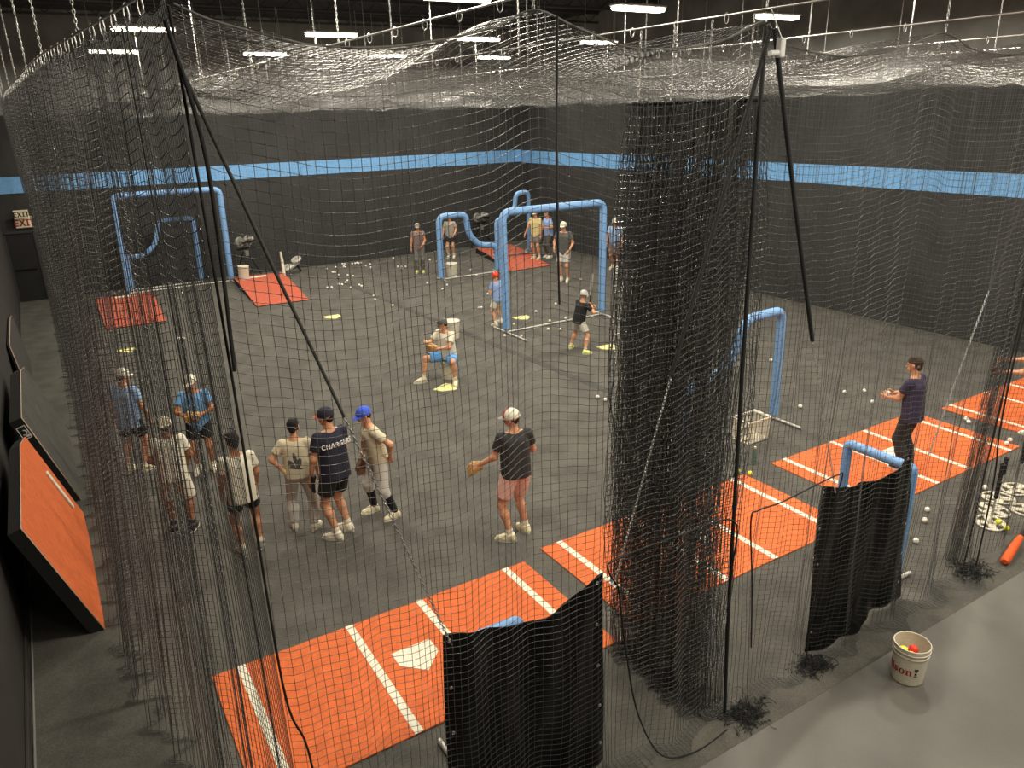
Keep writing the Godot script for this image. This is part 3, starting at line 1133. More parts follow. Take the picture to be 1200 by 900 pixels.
func make_materials() -> void:
	var turf := noise_tex(512, 0.012, 0.72, 1.0, 0.22, 3)
	var fine := noise_tex(256, 0.05, 0.86, 1.0, 0.12, 9)
	var stain := noise_tex(512, 0.006, 0.80, 1.0, 0.04, 21)
	var cloth := noise_tex(256, 0.09, 0.88, 1.0, 0.10, 31)
	M.turf = mat(Color(0.355, 0.345, 0.318), 0.93, 0.0, turf, 0.22, true)
	M.concrete = mat(Color(0.40, 0.39, 0.365), 0.45, 0.0, stain, 0.2, true)
	M.orange_turf = mat(Color(0.86, 0.42, 0.20), 0.9, 0.0, fine, 0.5, true)
	M.red_turf = mat(Color(0.73, 0.35, 0.25), 0.9, 0.0, fine, 0.5, true)
	M.white_turf = mat(Color(0.93, 0.91, 0.83), 0.75, 0.0, fine, 2.0, true)
	M.wall = mat(Color(0.213, 0.215, 0.215), 0.75, 0.0, stain, 0.25, true)
	M.wall_upper = mat(Color(0.56, 0.56, 0.54), 0.8, 0.0, stain, 0.3, true)
	M.wall_left = mat(Color(0.19, 0.175, 0.165), 0.8, 0.0, stain, 0.3, true)
	M.stripe = mat(Color(0.49, 0.72, 0.94), 0.6, 0.0, fine, 0.8, true)
	M.ceiling = mat(Color(0.22, 0.22, 0.225), 0.9, 0.0, stain, 0.2, true)
	M.joist = mat(Color(0.25, 0.245, 0.25), 0.7)
	M.trim_grey = mat(Color(0.45, 0.44, 0.42), 0.7)
	M.door = mat(Color(0.11, 0.11, 0.11), 0.5, 0.0, fine, 1.0)
	M.lamp_white = mat(Color(0.85, 0.85, 0.84), 0.5)
	var lg := mat(Color(1, 1, 1), 0.5)
	lg.emission_enabled = true
	lg.emission = Color(1.0, 0.95, 0.84)
	lg.emission_energy_multiplier = 9.0
	M.lamp_glow = lg
	M.chrome = mat(Color(0.80, 0.80, 0.79), 0.34, 0.85)
	M.galvanised = mat(Color(0.74, 0.73, 0.70), 0.45, 0.35)
	M.net = mat(Color(0.225, 0.225, 0.218), 0.40)
	M.net.metallic_specular = 1.0
	M.border = mat(Color(0.42, 0.42, 0.40), 0.6)
	M.rope = mat(Color(0.07, 0.07, 0.07), 0.7)
	M.strap = mat(Color(0.10, 0.10, 0.105), 0.75, 0.0, cloth, 6.0)
	M.vinyl = mat(Color(0.05, 0.046, 0.042), 0.24, 0.0, fine, 1.5)
	M.vinyl.metallic_specular = 0.35
	M.grey_turf = mat(Color(0.31, 0.305, 0.285), 0.9, 0.0, turf, 0.4, true)
	M.shade_or_seam = mat(Color(0.285, 0.28, 0.262), 0.93, 0.0, turf, 0.22, true)  # turf colour darkened to paint the divider net shadow on the floor
	M.blue_pad = mat(Color(0.49, 0.67, 0.88), 0.55, 0.0, fine, 1.2, true)
	M.black_board = mat(Color(0.10, 0.10, 0.098), 0.7, 0.0, fine, 1.0, true)
	M.grey_board = mat(Color(0.25, 0.25, 0.235), 0.8, 0.0, stain, 0.8, true)
	M.trim_pale = mat(Color(0.80, 0.70, 0.60), 0.7)
	M.pail = mat(Color(0.86, 0.83, 0.75), 0.42, 0.0, fine, 3.0)
	M.yellow_rubber = mat(Color(0.93, 0.90, 0.62), 0.6, 0.0, fine, 2.0)
	M.black_rubber = mat(Color(0.06, 0.06, 0.06), 0.7)
	M.black_metal = mat(Color(0.10, 0.10, 0.10), 0.45, 0.4)
	M.wheel_grey = mat(Color(0.45, 0.45, 0.43), 0.55)
	M.ball = mat(Color(0.93, 0.91, 0.86), 0.6)
	M.ball_red = mat(Color(0.86, 0.16, 0.10), 0.5)
	M.ball_yellow = mat(Color(0.88, 0.88, 0.22), 0.6)
	M.orange_foam = mat(Color(0.90, 0.36, 0.10), 0.65, 0.0, fine, 3.0)
	M.print_red = mat(Color(0.55, 0.07, 0.06), 0.5)
	M.print_black = mat(Color(0.08, 0.08, 0.08), 0.6)
	M.print_white = mat(Color(0.93, 0.93, 0.90), 0.6)
	M.sign_cream = mat(Color(0.90, 0.86, 0.74), 0.5)
	var bt := mat(Color(0.30, 0.45, 0.38, 0.5), 0.1)
	bt.transparency = BaseMaterial3D.TRANSPARENCY_ALPHA
	M.bottle = bt
	# people
	M.skin = mat(Color(0.80, 0.58, 0.44), 0.55)
	M.skin_tan = mat(Color(0.70, 0.49, 0.35), 0.55)
	M.skin_deep = mat(Color(0.55, 0.36, 0.24), 0.55)
	M.eye = mat(Color(0.07, 0.05, 0.04), 0.2)
	M.lip = mat(Color(0.55, 0.27, 0.22), 0.5)
	for c in [["hair_black", Color(0.055, 0.05, 0.048)], ["hair_brown", Color(0.22, 0.15, 0.10)], ["navy_cloth", Color(0.115, 0.125, 0.20)], ["plum_cloth", Color(0.22, 0.19, 0.30)], ["white_cloth", Color(0.90, 0.88, 0.80)],
			["cream_cloth", Color(0.86, 0.82, 0.70)], ["black_cloth", Color(0.095, 0.095, 0.10)], ["charcoal_cloth", Color(0.17, 0.17, 0.175)], ["pink_cloth", Color(0.90, 0.72, 0.66)], ["sky_cloth", Color(0.44, 0.64, 0.84)],
			["bluewash_cloth", Color(0.58, 0.70, 0.86)], ["cobalt_cloth", Color(0.25, 0.38, 0.85)], ["azure_cloth", Color(0.40, 0.66, 0.93)], ["grey_cloth", Color(0.46, 0.45, 0.43)], ["taupe_cloth", Color(0.50, 0.42, 0.41)], ["pale_pants", Color(0.80, 0.78, 0.74)],
			["yellow_cloth", Color(0.85, 0.79, 0.55)], ["lightblue_cloth", Color(0.60, 0.70, 0.90)], ["red_cloth", Color(0.78, 0.14, 0.12)], ["orange_cloth", Color(0.88, 0.36, 0.22)], ["stone_cloth", Color(0.62, 0.60, 0.55)], ["navy_sock", Color(0.09, 0.09, 0.13)], ["smoke_cloth", Color(0.35, 0.35, 0.33)]]:
		var m := mat(c[1], 0.88, 0.0, cloth, 4.0)
		m.rim_enabled = true
		m.rim = 0.15
		M[c[0]] = m
	M.helmet_red = mat(Color(0.85, 0.22, 0.12), 0.25)
	M.helmet_grey = mat(Color(0.66, 0.66, 0.64), 0.25)
	M.white_leather = mat(Color(0.88, 0.85, 0.77), 0.55)
	M.cream_leather = mat(Color(0.86, 0.82, 0.68), 0.6)
	M.grey_leather = mat(Color(0.50, 0.49, 0.46), 0.6)
	M.dark_leather = mat(Color(0.16, 0.13, 0.11), 0.6)
	M.volt_leather = mat(Color(0.86, 0.88, 0.50), 0.6)
	M.sole_white = mat(Color(0.86, 0.84, 0.78), 0.7)
	M.tan_glove = mat(Color(0.72, 0.55, 0.30), 0.55)
	M.brown_glove = mat(Color(0.36, 0.23, 0.15), 0.55)
	M.black_glove = mat(Color(0.08, 0.075, 0.07), 0.5)
	M.cream_glove = mat(Color(0.80, 0.72, 0.50), 0.55)

func build_room() -> void:
	var mb := MB.new()
	mb.box(Vector3(8.4, -0.1, -15.7), Vector3(19.2, 0.2, 24.56), 0.0)
	struct(mb, "floor", M.turf, "dark grey turf floor of the cages and aisle")
	mb = MB.new()
	mb.box(Vector3(8.4, -0.102, 0.3), Vector3(19.2, 0.2, 7.44), 0.0)
	struct(mb, "floor", M.concrete, "smooth grey concrete floor outside the nets")
	# divider net shadow painted as a darker strip between second and third lane
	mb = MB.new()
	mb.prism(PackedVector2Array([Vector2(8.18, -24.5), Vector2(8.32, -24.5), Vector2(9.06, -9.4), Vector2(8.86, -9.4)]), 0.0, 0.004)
	struct(mb, "trim_1", M.shade_or_seam, "painted shadow strip of the divider net across the turf")
	# walls: black paint to 5.5 m, bare grey above
	mb = MB.new()
	mb.box(Vector3(8.4, 2.75, -28.1), Vector3(19.4, 5.5, 0.2), 0.0)
	var wb := struct(mb, "wall_back", M.wall, "black painted back wall")
	mb = MB.new()
	mb.box(Vector3(8.4, 7.0, -28.13), Vector3(19.4, 3.0, 0.2), 0.0)
	part(mb, "upper_band", M.wall_upper, wb, "bare grey upper wall")
	mb = MB.new()
	mb.box(Vector3(17.82, 2.75, -12.0), Vector3(0.2, 5.5, 32.2), 0.0)
	var wr := struct(mb, "wall_right", M.wall, "black painted right-hand wall")
	mb = MB.new()
	mb.box(Vector3(17.85, 7.0, -12.0), Vector3(0.2, 3.0, 32.2), 0.0)
	part(mb, "upper_band", M.wall_upper, wr, "bare grey upper wall")
	mb = MB.new()
	mb.box(Vector3(-1.1, 4.2, -12.0), Vector3(0.2, 8.6, 32.2), 0.0)
	struct(mb, "wall_left", M.wall_left, "dark wall along the aisle")
	mb = MB.new()
	mb.box(Vector3(8.4, 4.2, 4.1), Vector3(19.4, 8.6, 0.2), 0.0)
	struct(mb, "wall_front", M.wall, "dark wall behind the mezzanine")
	mb = MB.new()
	mb.box(Vector3(8.4, 8.5, -12.0), Vector3(19.4, 0.2, 32.4), 0.0)
	var ce := struct(mb, "ceiling", M.ceiling, "dark painted ceiling")
	for i in 10:
		mb = MB.new()
		var z := -26.0 + i * 3.05
		mb.box(Vector3(8.4, 8.36, z), Vector3(18.8, 0.08, 0.12), 0.01)
		mb.box(Vector3(8.4, 8.06, z), Vector3(18.8, 0.06, 0.10), 0.01)
		for k in 30:
			var x := -0.6 + k * 0.62
			mb.tube([Vector3(x, 8.08, z), Vector3(x + 0.31, 8.34, z), Vector3(x + 0.62, 8.08, z)], 0.014, 4, false)
		part(mb, "joist", M.joist, ce)
	# blue stripe in panels
	var st := Node3D.new()
	st.name = "trim_2"
	add_child(st)
	tag(st, "light blue stripe running along both walls", "", "", "structure")
	for i in 4:
		mb = MB.new()
		mb.box(Vector3(-0.98 + 4.67 * (i + 0.5), 3.52, -27.99), Vector3(4.664, 0.48, 0.02), 0.003)
		part(mb, "panel", M.stripe, st)
	for i in 6:
		mb = MB.new()
		mb.box(Vector3(17.71, 3.49, -27.98 + 5.2 * (i + 0.5)), Vector3(0.02, 0.48, 5.194), 0.003)
		part(mb, "panel", M.stripe, st)
	# skirting on the aisle wall
	mb = MB.new()
	mb.box(Vector3(-0.985, 0.05, -12.0), Vector3(0.03, 0.10, 31.8), 0.006)
	struct(mb, "baseboard_left", M.wall_left)
	mb = MB.new()
	mb.tube([Vector3(-0.955, 0.012, 0.0), Vector3(-0.94, 0.012, -8.4), Vector3(-0.945, 0.012, -10.0)], 0.012, 6)
	struct(mb, "trim_3", M.trim_grey, "pale cable laid along the foot of the wall")
	# exit door
	mb = MB.new()
	mb.box(Vector3(-0.59, 1.04, -27.97), Vector3(0.74, 2.08, 0.05), 0.006)
	var dr := struct(mb, "door_1", M.door, "black exit door at the end of the aisle")
	mb = MB.new()
	for q in [[-0.98, 1.07, 0.05, 2.14], [-0.20, 1.07, 0.05, 2.14], [-0.59, 2.12, 0.83, 0.06]]:
		mb.box(Vector3(q[0], q[1], -27.96), Vector3(q[2], q[3], 0.08), 0.006)
	part(mb, "door_frame", M.wall, dr)
	mb = MB.new()
	mb.box(Vector3(-0.59, 1.0, -27.92), Vector3(0.6, 0.05, 0.05), 0.015)
	part(mb, "push_bar", M.black_metal, dr)

func build_fixtures() -> void:
	# exit signs on the wall above the door
	var t := thing("exit_sign", "cream exit sign with red letters above the black door", "sign", Vector3(-0.37, 2.42, -27.963))
	var mb := MB.new()
	mb.box(Vector3.ZERO, Vector3(0.50, 0.34, 0.07), 0.02)
	part(mb, "case", M.sign_cream, t)
	text_on(t, "EXIT", 0.2, Transform3D(Basis(), Vector3(0, -0.02, 0.037)), M.print_red, "lettering")
	t = thing("exit_sign", "smaller cream exit sign with dark letters overlapping the red one", "sign", Vector3(-0.41, 2.67, -27.78))
	mb = MB.new()
	mb.box(Vector3.ZERO, Vector3(0.40, 0.26, 0.05), 0.015)
	part(mb, "case", M.sign_cream, t)
	mb = MB.new()
	mb.tube([Vector3(0, 0.1, -0.02), Vector3(0, 0.1, -0.2)], 0.012, 6)
	part(mb, "bracket", M.black_metal, t)
	text_on(t, "EXIT", 0.15, Transform3D(Basis(), Vector3(0, 0, 0.027)), M.print_black, "lettering")
	# steel cables the nets hang from, with drop chains to the ceiling
	var cables := [[2.5, 5.80, 2.0, "over the middle of the lane beside the aisle"], [4.33, 5.80, 3.9, "over the gathered divider net"], [6.4, 5.80, 3.9, "over the lane of the seated man"], [8.6, 5.80, 3.9, "over the divider beside the tees"], [10.7, 5.80, -3.6, "over the lane of the tall square screen"], [12.9, 5.80, -3.6, "beyond the tall square screen"], [15.1, 5.80, -3.6, "over the lane beside the right-hand wall"]]
	var drop := chain_mesh(2.2).mesh()
	var tie := chain_mesh(0.07).mesh()
	for c in cables:
		t = thing("net_cable", "steel net cable %s" % c[3], "cable", Vector3(c[0], c[1], -3.8), 0.0, "steel cables holding the nets")
		mb = MB.new()
		mb.tube([Vector3(0, 0, -24.1), Vector3(0, 0, c[2] + 3.8)], 0.007, 6)
		part(mb, "wire_rope", M.chrome, t)
		for i in 8:
			var z := -3.05 * i
			var o := part(drop, "drop_chain", M.chrome, t)
			o.position = Vector3(0, 0.0, z)
			var q := part(tie, "tie", M.chrome, t)
			q.position = Vector3(0, -0.08, z)
		var rings := MB.new()
		for i in 46:
			var rz := -0.35 - i * 0.5
			var ring := []
			for k in 8:
				var a := TAU * k / 8.0
				ring.append(Vector3(cos(a) * 0.02, -0.02 + sin(a) * 0.035, rz))
			rings.tube(ring, 0.0035, 4, false, true)
		part(rings, "snap_rings", M.chrome, t).set_meta("kind", "stuff")
	t = thing("net_cable", "curved steel net cable along the aisle", "cable", Vector3(0, 5.74, -3.8), 0.0, "steel cables holding the nets")
	mb = MB.new()
	var lp := []
	for i in 49:
		var z := -3.8 - i * 0.5
		lp.append(Vector3(left_top_x(z), 0, z + 3.8))
	mb.tube(lp, 0.007, 6)
	part(mb, "wire_rope", M.chrome, t)
	for z in [-5.9, -7.7, -9.5, -11.8, -14.2, -17.0, -20.0, -23.0, -26.0]:
		part(drop, "drop_chain", M.chrome, t).position = Vector3(left_top_x(z), 0, z + 3.8)
	mb = MB.new()
	for i in 70:
		var z := -4.2 - i * 0.32
		var ring := []
		for k in 8:
			var a := TAU * k / 8.0
			ring.append(Vector3(left_top_x(z) + cos(a) * 0.012, -0.035 + sin(a) * 0.05, z + 3.8))
		mb.tube(ring, 0.0045, 4, false, true)
	part(mb, "snap_rings", M.chrome, t).set_meta("kind", "stuff")
	# little white box by the corner of the divider
	t = thing("white_sensor_box", "small white box hung at the top corner of the divider net", "sensor", Vector3(4.40, 5.56, -3.72))
	mb = MB.new()
	mb.box(Vector3.ZERO, Vector3(0.045, 0.12, 0.05), 0.006)
	part(mb, "case", M.lamp_white, t)
	mb = MB.new()
	mb.tube([Vector3(-0.02, -0.03, 0), Vector3(-0.10, -0.035, 0)], 0.018, 10)
	part(mb, "nozzle", M.lamp_white, t)
	mb = MB.new()
	mb.tube([Vector3(0, 0.06, 0), Vector3(-0.03, 0.24, -0.08)], 0.005, 6)
	part(mb, "hook", M.chrome, t)

func net_thing(nm: String, label: String, mb: MB, at: Vector3) -> Node3D:
	var t := thing(nm, label, "net", at, 0.0, "black cage nets")
	var o := part(mb, "mesh_panel", M.net, t)
	o.position = -at
	return t

func build_nets() -> void:
	var n1 := FastNoiseLite.new()
	n1.seed = 5
	n1.frequency = 0.55
	var R := 0.00195
	# --- front of the first lane
	var rows := 110
	var cols := 68
	var f1 := func(i: int, j: int) -> Vector3:
		var u := float(i) / (cols - 1)
		var uw := u + 0.016 * sin(u * 11.0) + 0.007 * sin(u * 31.0 + 1.0)
		var x := 0.67 + 3.65 * uw
		var s := float(j) / (rows - 1)
		var ty := top1(x)
		var y := 0.0
		var z := -3.8
		if j < 8:
			y = 0.012 + 0.02 * absf(n1.get_noise_2d(i * 0.3, j * 0.9))
			z = -3.8 + (8 - j) * 0.032 * (0.7 + 0.6 * n1.get_noise_2d(i * 0.12, 3.0))
		else:
			var v := (j - 8.0) / (rows - 9.0)
			var flat_top := 5.60
			y = 0.02 + v * (lerpf(flat_top, 5.60 + (ty - 5.60) * 1.0, pow(v, 0.3)) - 0.02) + 0.5 * (ty - 5.60) * sin(PI * v) * smoothstep(0.3, 0.75, v)
		var amp := 0.012 + 0.05 * (1.0 - s) * (1.0 - s)
		z += amp * sin(x * 7.0 + 1.1 * sin(y * 0.8)) + 0.018 * sin(x * 17.0 + y * 0.6) + 0.05 * n1.get_noise_2d(x, y * 0.4)
		x += 0.02 * n1.get_noise_2d(x * 1.7 + 40.0, y * 0.7)
		# gather beside the corner cord
		x += 0.10 * exp(-pow((x - 0.95) / 0.22, 2.0)) * (0.4 - s) * sin(y * 0.9 + 0.6)
		return Vector3(x, y, z)
	var nt := net_thing("cage_net", "black front net of the lane beside the aisle, with a home plate mat behind", netting(cols, rows, f1, R, Vector3.BACK, true), Vector3(2.5, 0, -3.8))
	var mb := MB.new()
	var hem := []
	for i in 60:
		var x := 0.67 + 3.65 * i / 59.0
		hem.append(Vector3(x, top1(x), -3.8) - Vector3(2.5, 0, -3.8))
	mb.tube(hem, 0.006, 6)
	part(mb, "border_rope", M.border, nt)
	mb = MB.new()
	mb.tube(smooth_path([Vector3(0.65, 5.66, -3.8), Vector3(0.67, 4.0, -3.8), Vector3(0.68, 2.1, -3.78), Vector3(0.77, 1.54, -3.78), Vector3(0.80, 0.5, -3.72), Vector3(0.84, 0.02, -3.7)].map(func(p): return p - Vector3(2.5, 0, -3.8))), 0.0075, 6)
	part(mb, "corner_rope", M.rope, nt)
	# --- front of the second lane
	var rows2 := 109
	var cols2 := 84
	var f2 := func(i: int, j: int) -> Vector3:
		var u := float(i) / (cols2 - 1)
		var x := 4.36 + 4.2 * (u + 0.012 * sin(u * 14.0))
		var ty := top2(x)
		var y := 0.0
		var z := -3.8
		if j < 7:
			y = 0.012 + 0.025 * absf(n1.get_noise_2d(i * 0.3 + 50.0, j * 0.9))
			z = -3.8 + (7 - j) * 0.034 * (0.75 + 0.7 * n1.get_noise_2d(i * 0.12, 9.0))
		else:
			var v := (j - 7.0) / (rows2 - 8.0)
			y = 0.02 + v * (lerpf(5.58, ty, pow(v, 0.3)) - 0.02) + 0.5 * (ty - 5.58) * sin(PI * v) * smoothstep(0.3, 0.75, v)
		var s := y / 5.7
		z += (0.015 + 0.07 * (1.0 - s) * (1.0 - s)) * sin(x * 8.5 + 0.9 * sin(y)) + 0.02 * sin(x * 23.0) + 0.06 * n1.get_noise_2d(x + 9.0, y * 0.4)
		x += 0.03 * n1.get_noise_2d(x * 1.4, y * 0.6 + 70.0)
		return Vector3(x, y, z)
	nt = net_thing("cage_net", "black front net of the lane with the black curtain beside the white bucket", netting(cols2, rows2, f2, R, Vector3.BACK, true), Vector3(6.4, 0, -3.8))
	mb = MB.new()
	hem = []
	for i in 60:
		var x := 4.36 + 4.2 * i / 59.0
		hem.append(Vector3(x, top2(x), -3.8) - Vector3(6.4, 0, -3.8))
	mb.tube(hem, 0.006, 6)
	part(mb, "border_rope", M.border, nt)
	# --- front of the third lane, only its left end in view
	var f3 := func(i: int, j: int) -> Vector3:
		var u := i / 47.0
		var x := 8.7 + 2.3 * u
		var y := 0.02 + (5.62 - 0.18 * sin(PI * u)) * j / 99.0
		return Vector3(x, y, -3.85 + 0.06 * sin(x * 9.0 + y * 0.4) + 0.06 * n1.get_noise_2d(x, y * 0.4))
	net_thing("cage_net", "black front net in front of the batting tees", netting(48, 100, f3, R, Vector3.BACK), Vector3(9.8, 0, -3.85))
	# --- aisle side, hanging in heavy folds
	var zs := PackedFloat32Array()
	var zz := -3.82
	while zz > -27.7:
		zs.append(zz)
		zz -= clampf(0.010 + (-zz - 3.0) * 0.0062, 0.026, 0.10)
	var nl := zs.size()
	var rl := 100
	var fl := func(i: int, j: int) -> Vector3:
		var z := zs[i]
		var v := float(j) / (rl - 1)
		var bx := left_bottom_x(z)
		var tx := left_top_x(z)
		var d := clampf((-z - 3.8) / 3.0, 0.0, 1.0)
		var fold := 0.12 * sin(z * 13.0 + 1.5 * n1.get_noise_1d(z * 2.0)) + 0.07 * sin(z * 29.0 + 2.0) + 0.10 * n1.get_noise_2d(z * 2.5, v * 0.8)
		var x := lerpf(bx, tx, pow(v, 1.15)) + fold * d * (0.35 + 0.65 * (1.0 - v)) + 0.05 * d * sin(PI * v)
		var y := v * (5.70 - 0.05 * absf(sin(z * 9.8)))
		var zo := z + 0.04 * sin(v * 5.0 + z * 3.0)
		if j < 5:
			y = 0.014 + 0.03 * absf(n1.get_noise_2d(i * 0.5, j))
			x -= (5 - j) * 0.024 * (1.0 + 0.8 * n1.get_noise_1d(z * 0.9)) * d
		return Vector3(x, y, zo)
	nt = net_thing("cage_net", "black net hanging in heavy folds along the aisle", netting(nl, rl, fl, R * 1.2, Vector3.RIGHT), Vector3(0.1, 0, -3.8))
	# --- divider between first and second lane, pushed together at the near end
	var nb := 430
	var rb := 96
	var fb := func(i: int, j: int) -> Vector3:
		var u := float(i) / (nb - 1)
		var v := float(j) / (rb - 1)
		var y := v * 5.24
		var z := -3.86 - (1.20 + 0.10 * sin(v * 3.0)) * u + 0.03 * sin(u * 90.0)
		var open := 0.55 + 0.45 * smoothstep(0.0, 0.2, 1.0 - v)
		var fold := asin(sin(u * 165.0 + 0.6 * sin(y * 0.6) + 3.0 * n1.get_noise_2d(u * 14.0, y * 0.25))) / 1.5708
		var x := 4.32 + open * (0.19 * fold + 0.08 * sin(u * 37.0 + y * 0.25) + 0.10 * n1.get_noise_2d(u * 9.0, y * 0.3))
		z += 0.05 * n1.get_noise_2d(u * 40.0, y * 0.5 + 20.0)
		if j < 6:
			y = 0.015 + 0.05 * absf(n1.get_noise_2d(i * 0.4, j * 0.7))
			x += (6 - j) * 0.035 * n1.get_noise_1d(u * 20.0)
			z += (6 - j) * 0.02
		return Vector3(x, y, z)
	nt = net_thing("divider_net", "black divider net pushed together into a dense dark bundle", netting(nb, rb, fb, R * 1.6, Vector3.RIGHT), Vector3(4.32, 0, -4.4))
	mb = MB.new()
	mb.tube(smooth_path([Vector3(4.33, 5.7, -3.8), Vector3(4.36, 3.5, -3.79), Vector3(4.40, 1.2, -3.76), Vector3(4.42, 0.03, -3.72)].map(func(p): return p - Vector3(4.32, 0, -4.4))), 0.016, 6)
	part(mb, "edge_rope", M.rope, nt)
	mb = MB.new()
	var th := []
	for i in range(0, nb, 3): th.append(fb.call(i, rb - 1) - Vector3(4.32, 0, -4.4))
	mb.tube(th, 0.012, 6)
	part(mb, "top_hem", M.strap, nt)
	for q in 4:
		chain_between(Vector3(0.0, 5.24, 0.5 - 0.38 * q), Vector3(0.01, 5.80, 0.5 - 0.38 * q), nt, "hanger_chain")
	# tangle of slack net on the floor at the corners
	var rng := RandomNumberGenerator.new()
	rng.seed = 12
	for cc in [[Vector3(4.58, 0, -3.62), 0.30], [Vector3(8.5, 0, -3.75), 0.32], [Vector3(5.62, 0, -3.7), 0.22]]:
		mb = MB.new()
		for k in 150:
			var p := Vector3(clampf(rng.randfn(0, 0.40), -0.8, 0.8) * cc[1], 0.01, clampf(rng.randfn(0, 0.26), -0.5, 0.5) * cc[1])
			var pts := [p]
			for e in 5:
				p += Vector3(rng.randfn(0, 0.026), 0, rng.randfn(0, 0.026))
				p.y = clampf(absf(rng.randfn(0.015, 0.025)), 0.005, 0.07)
				pts.append(p)
			mb.tube(smooth_path(pts, 2), 0.0026, 4, false)
		var o := part(mb, "slack_net_heap", M.rope, self)
		o.position = cc[0]
		tag(o, ["tangle of slack black net at the foot of the bundled divider", "tangle of slack black net at the foot of the cords by the tees", "tangle of slack black net at the left foot of the curtain by the bucket"][int(rng.seed) % 1 + [Vector3(4.58, 0, -3.62), Vector3(8.5, 0, -3.75), Vector3(5.62, 0, -3.7)].find(cc[0])], "net", "", "thing")
	# --- divider between second and third lane, a tight bundle
	var fb2 := func(i: int, j: int) -> Vector3:
		var u := i / 55.0
		var v := j / 95.0
		var y := v * 5.70
		return Vector3(8.96 + 0.07 * sin(u * 60.0 + y * 0.3) + 0.04 * sin(u * 23.0) - 0.42 * (1.0 - v), maxf(y, 0.02), -3.90 - 0.16 * u + 0.02 * sin(y + u * 12.0))
	nt = net_thing("divider_net", "tight bundle of black net beside the batting tees", netting(56, 96, fb2, R * 1.1, Vector3.RIGHT), Vector3(8.7, 0, -4.0))
	for c in [[Vector3(8.78, 5.7, -3.8), Vector3(8.6, 2.2, -3.8), Vector3(8.67, 1.15, -3.78), Vector3(8.58, 0.05, -3.74)], [Vector3(8.7, 5.7, -3.8), Vector3(8.51, 2.1, -3.8), Vector3(8.42, 1.22, -3.78), Vector3(8.28, 0.05, -3.74)]]:
		mb = MB.new()
		mb.tube(smooth_path(c.map(func(p): return p - Vector3(8.7, 0, -4.0))), 0.010, 6)
		part(mb, "edge_rope", M.rope, nt)
	# --- roof nets sagging between the cables
	var roofs := [[0.62, 4.33, 70, "over the lane beside the aisle"], [4.33, 8.6, 80, "over the lane of the seated man"], [8.6, 12.9, 50, "over the lane of the tall square screen"], [12.9, 17.4, 40, "over the lane beside the right-hand wall"]]
	for q in roofs.size():
		var a: Array = roofs[q]
		var rz := PackedFloat32Array()
		zz = -3.8
		while zz > -27.8:
			rz.append(zz)
			zz -= clampf(0.052 + (-zz - 4.0) * 0.006, 0.052, 0.14) * (1.0 if q < 2 else 1.5)
		var cn: int = a[2]
		var fr := func(i: int, j: int) -> Vector3:
			var u := float(i) / (cn - 1)
			var z := rz[j]
			var x0: float = a[0]
			if q == 0: x0 = left_top_x(z)
			var x := lerpf(x0, a[1], u)
			var sag := 0.0
			if q == 0: sag = 5.73 - top1(0.64 + 3.68 * u)
			elif q == 1: sag = 5.72 - top2(4.34 + 4.26 * u)
			else: sag = 0.17 * absf(sin(TAU * u))
			var dz := -z - 3.8
			var ph := 0.5 - 0.5 * cos(TAU * dz / 3.05)
			var near := smoothstep(0.0, 1.5, dz)
			return Vector3(x, ROOF_Y - sag * (1.0 + 0.5 * near) - 0.13 * ph * near * sin(PI * clampf(u, 0.05, 0.95)) + 0.05 * near * n1.get_noise_2d(x * 2.0, z * 2.0), z + 0.03 * sin(x * 6.0))
		net_thing("roof_net", "sagging black roof net %s" % a[3], netting(cn, rz.size(), fr, R * (1.0 if q < 2 else 1.4), Vector3.UP), Vector3((a[0] + a[1]) * 0.5, ROOF_Y, -15.0))
	# --- nets hanging in front of the far walls
	var back := func(i: int, j: int) -> Vector3:
		var x := 0.3 + i * 0.10
		return Vector3(x, 0.02 + 5.5 * j / 39.0, -27.84 + 0.05 * sin(x * 9.0 + 2.0 * n1.get_noise_1d(x * 3.0)) + 0.04 * sin(x * 23.0))
	net_thing("cage_net", "black net hanging in front of the back wall", netting(170, 40, back, 0.003, Vector3.BACK), Vector3(8.7, 0, -27.7))
	var rgt := func(i: int, j: int) -> Vector3:
		var z := -27.6 + i * 0.11
		return Vector3(17.45 + 0.07 * sin(z * 9.0 + 2.0 * n1.get_noise_1d(z * 3.0)) + 0.05 * sin(z * 21.0), 0.02 + 5.5 * j / 39.0, z)
	net_thing("cage_net", "black net hanging in front of the right-hand wall", netting(205, 40, rgt, 0.003, Vector3.RIGHT), Vector3(17.4, 0, -16.0))

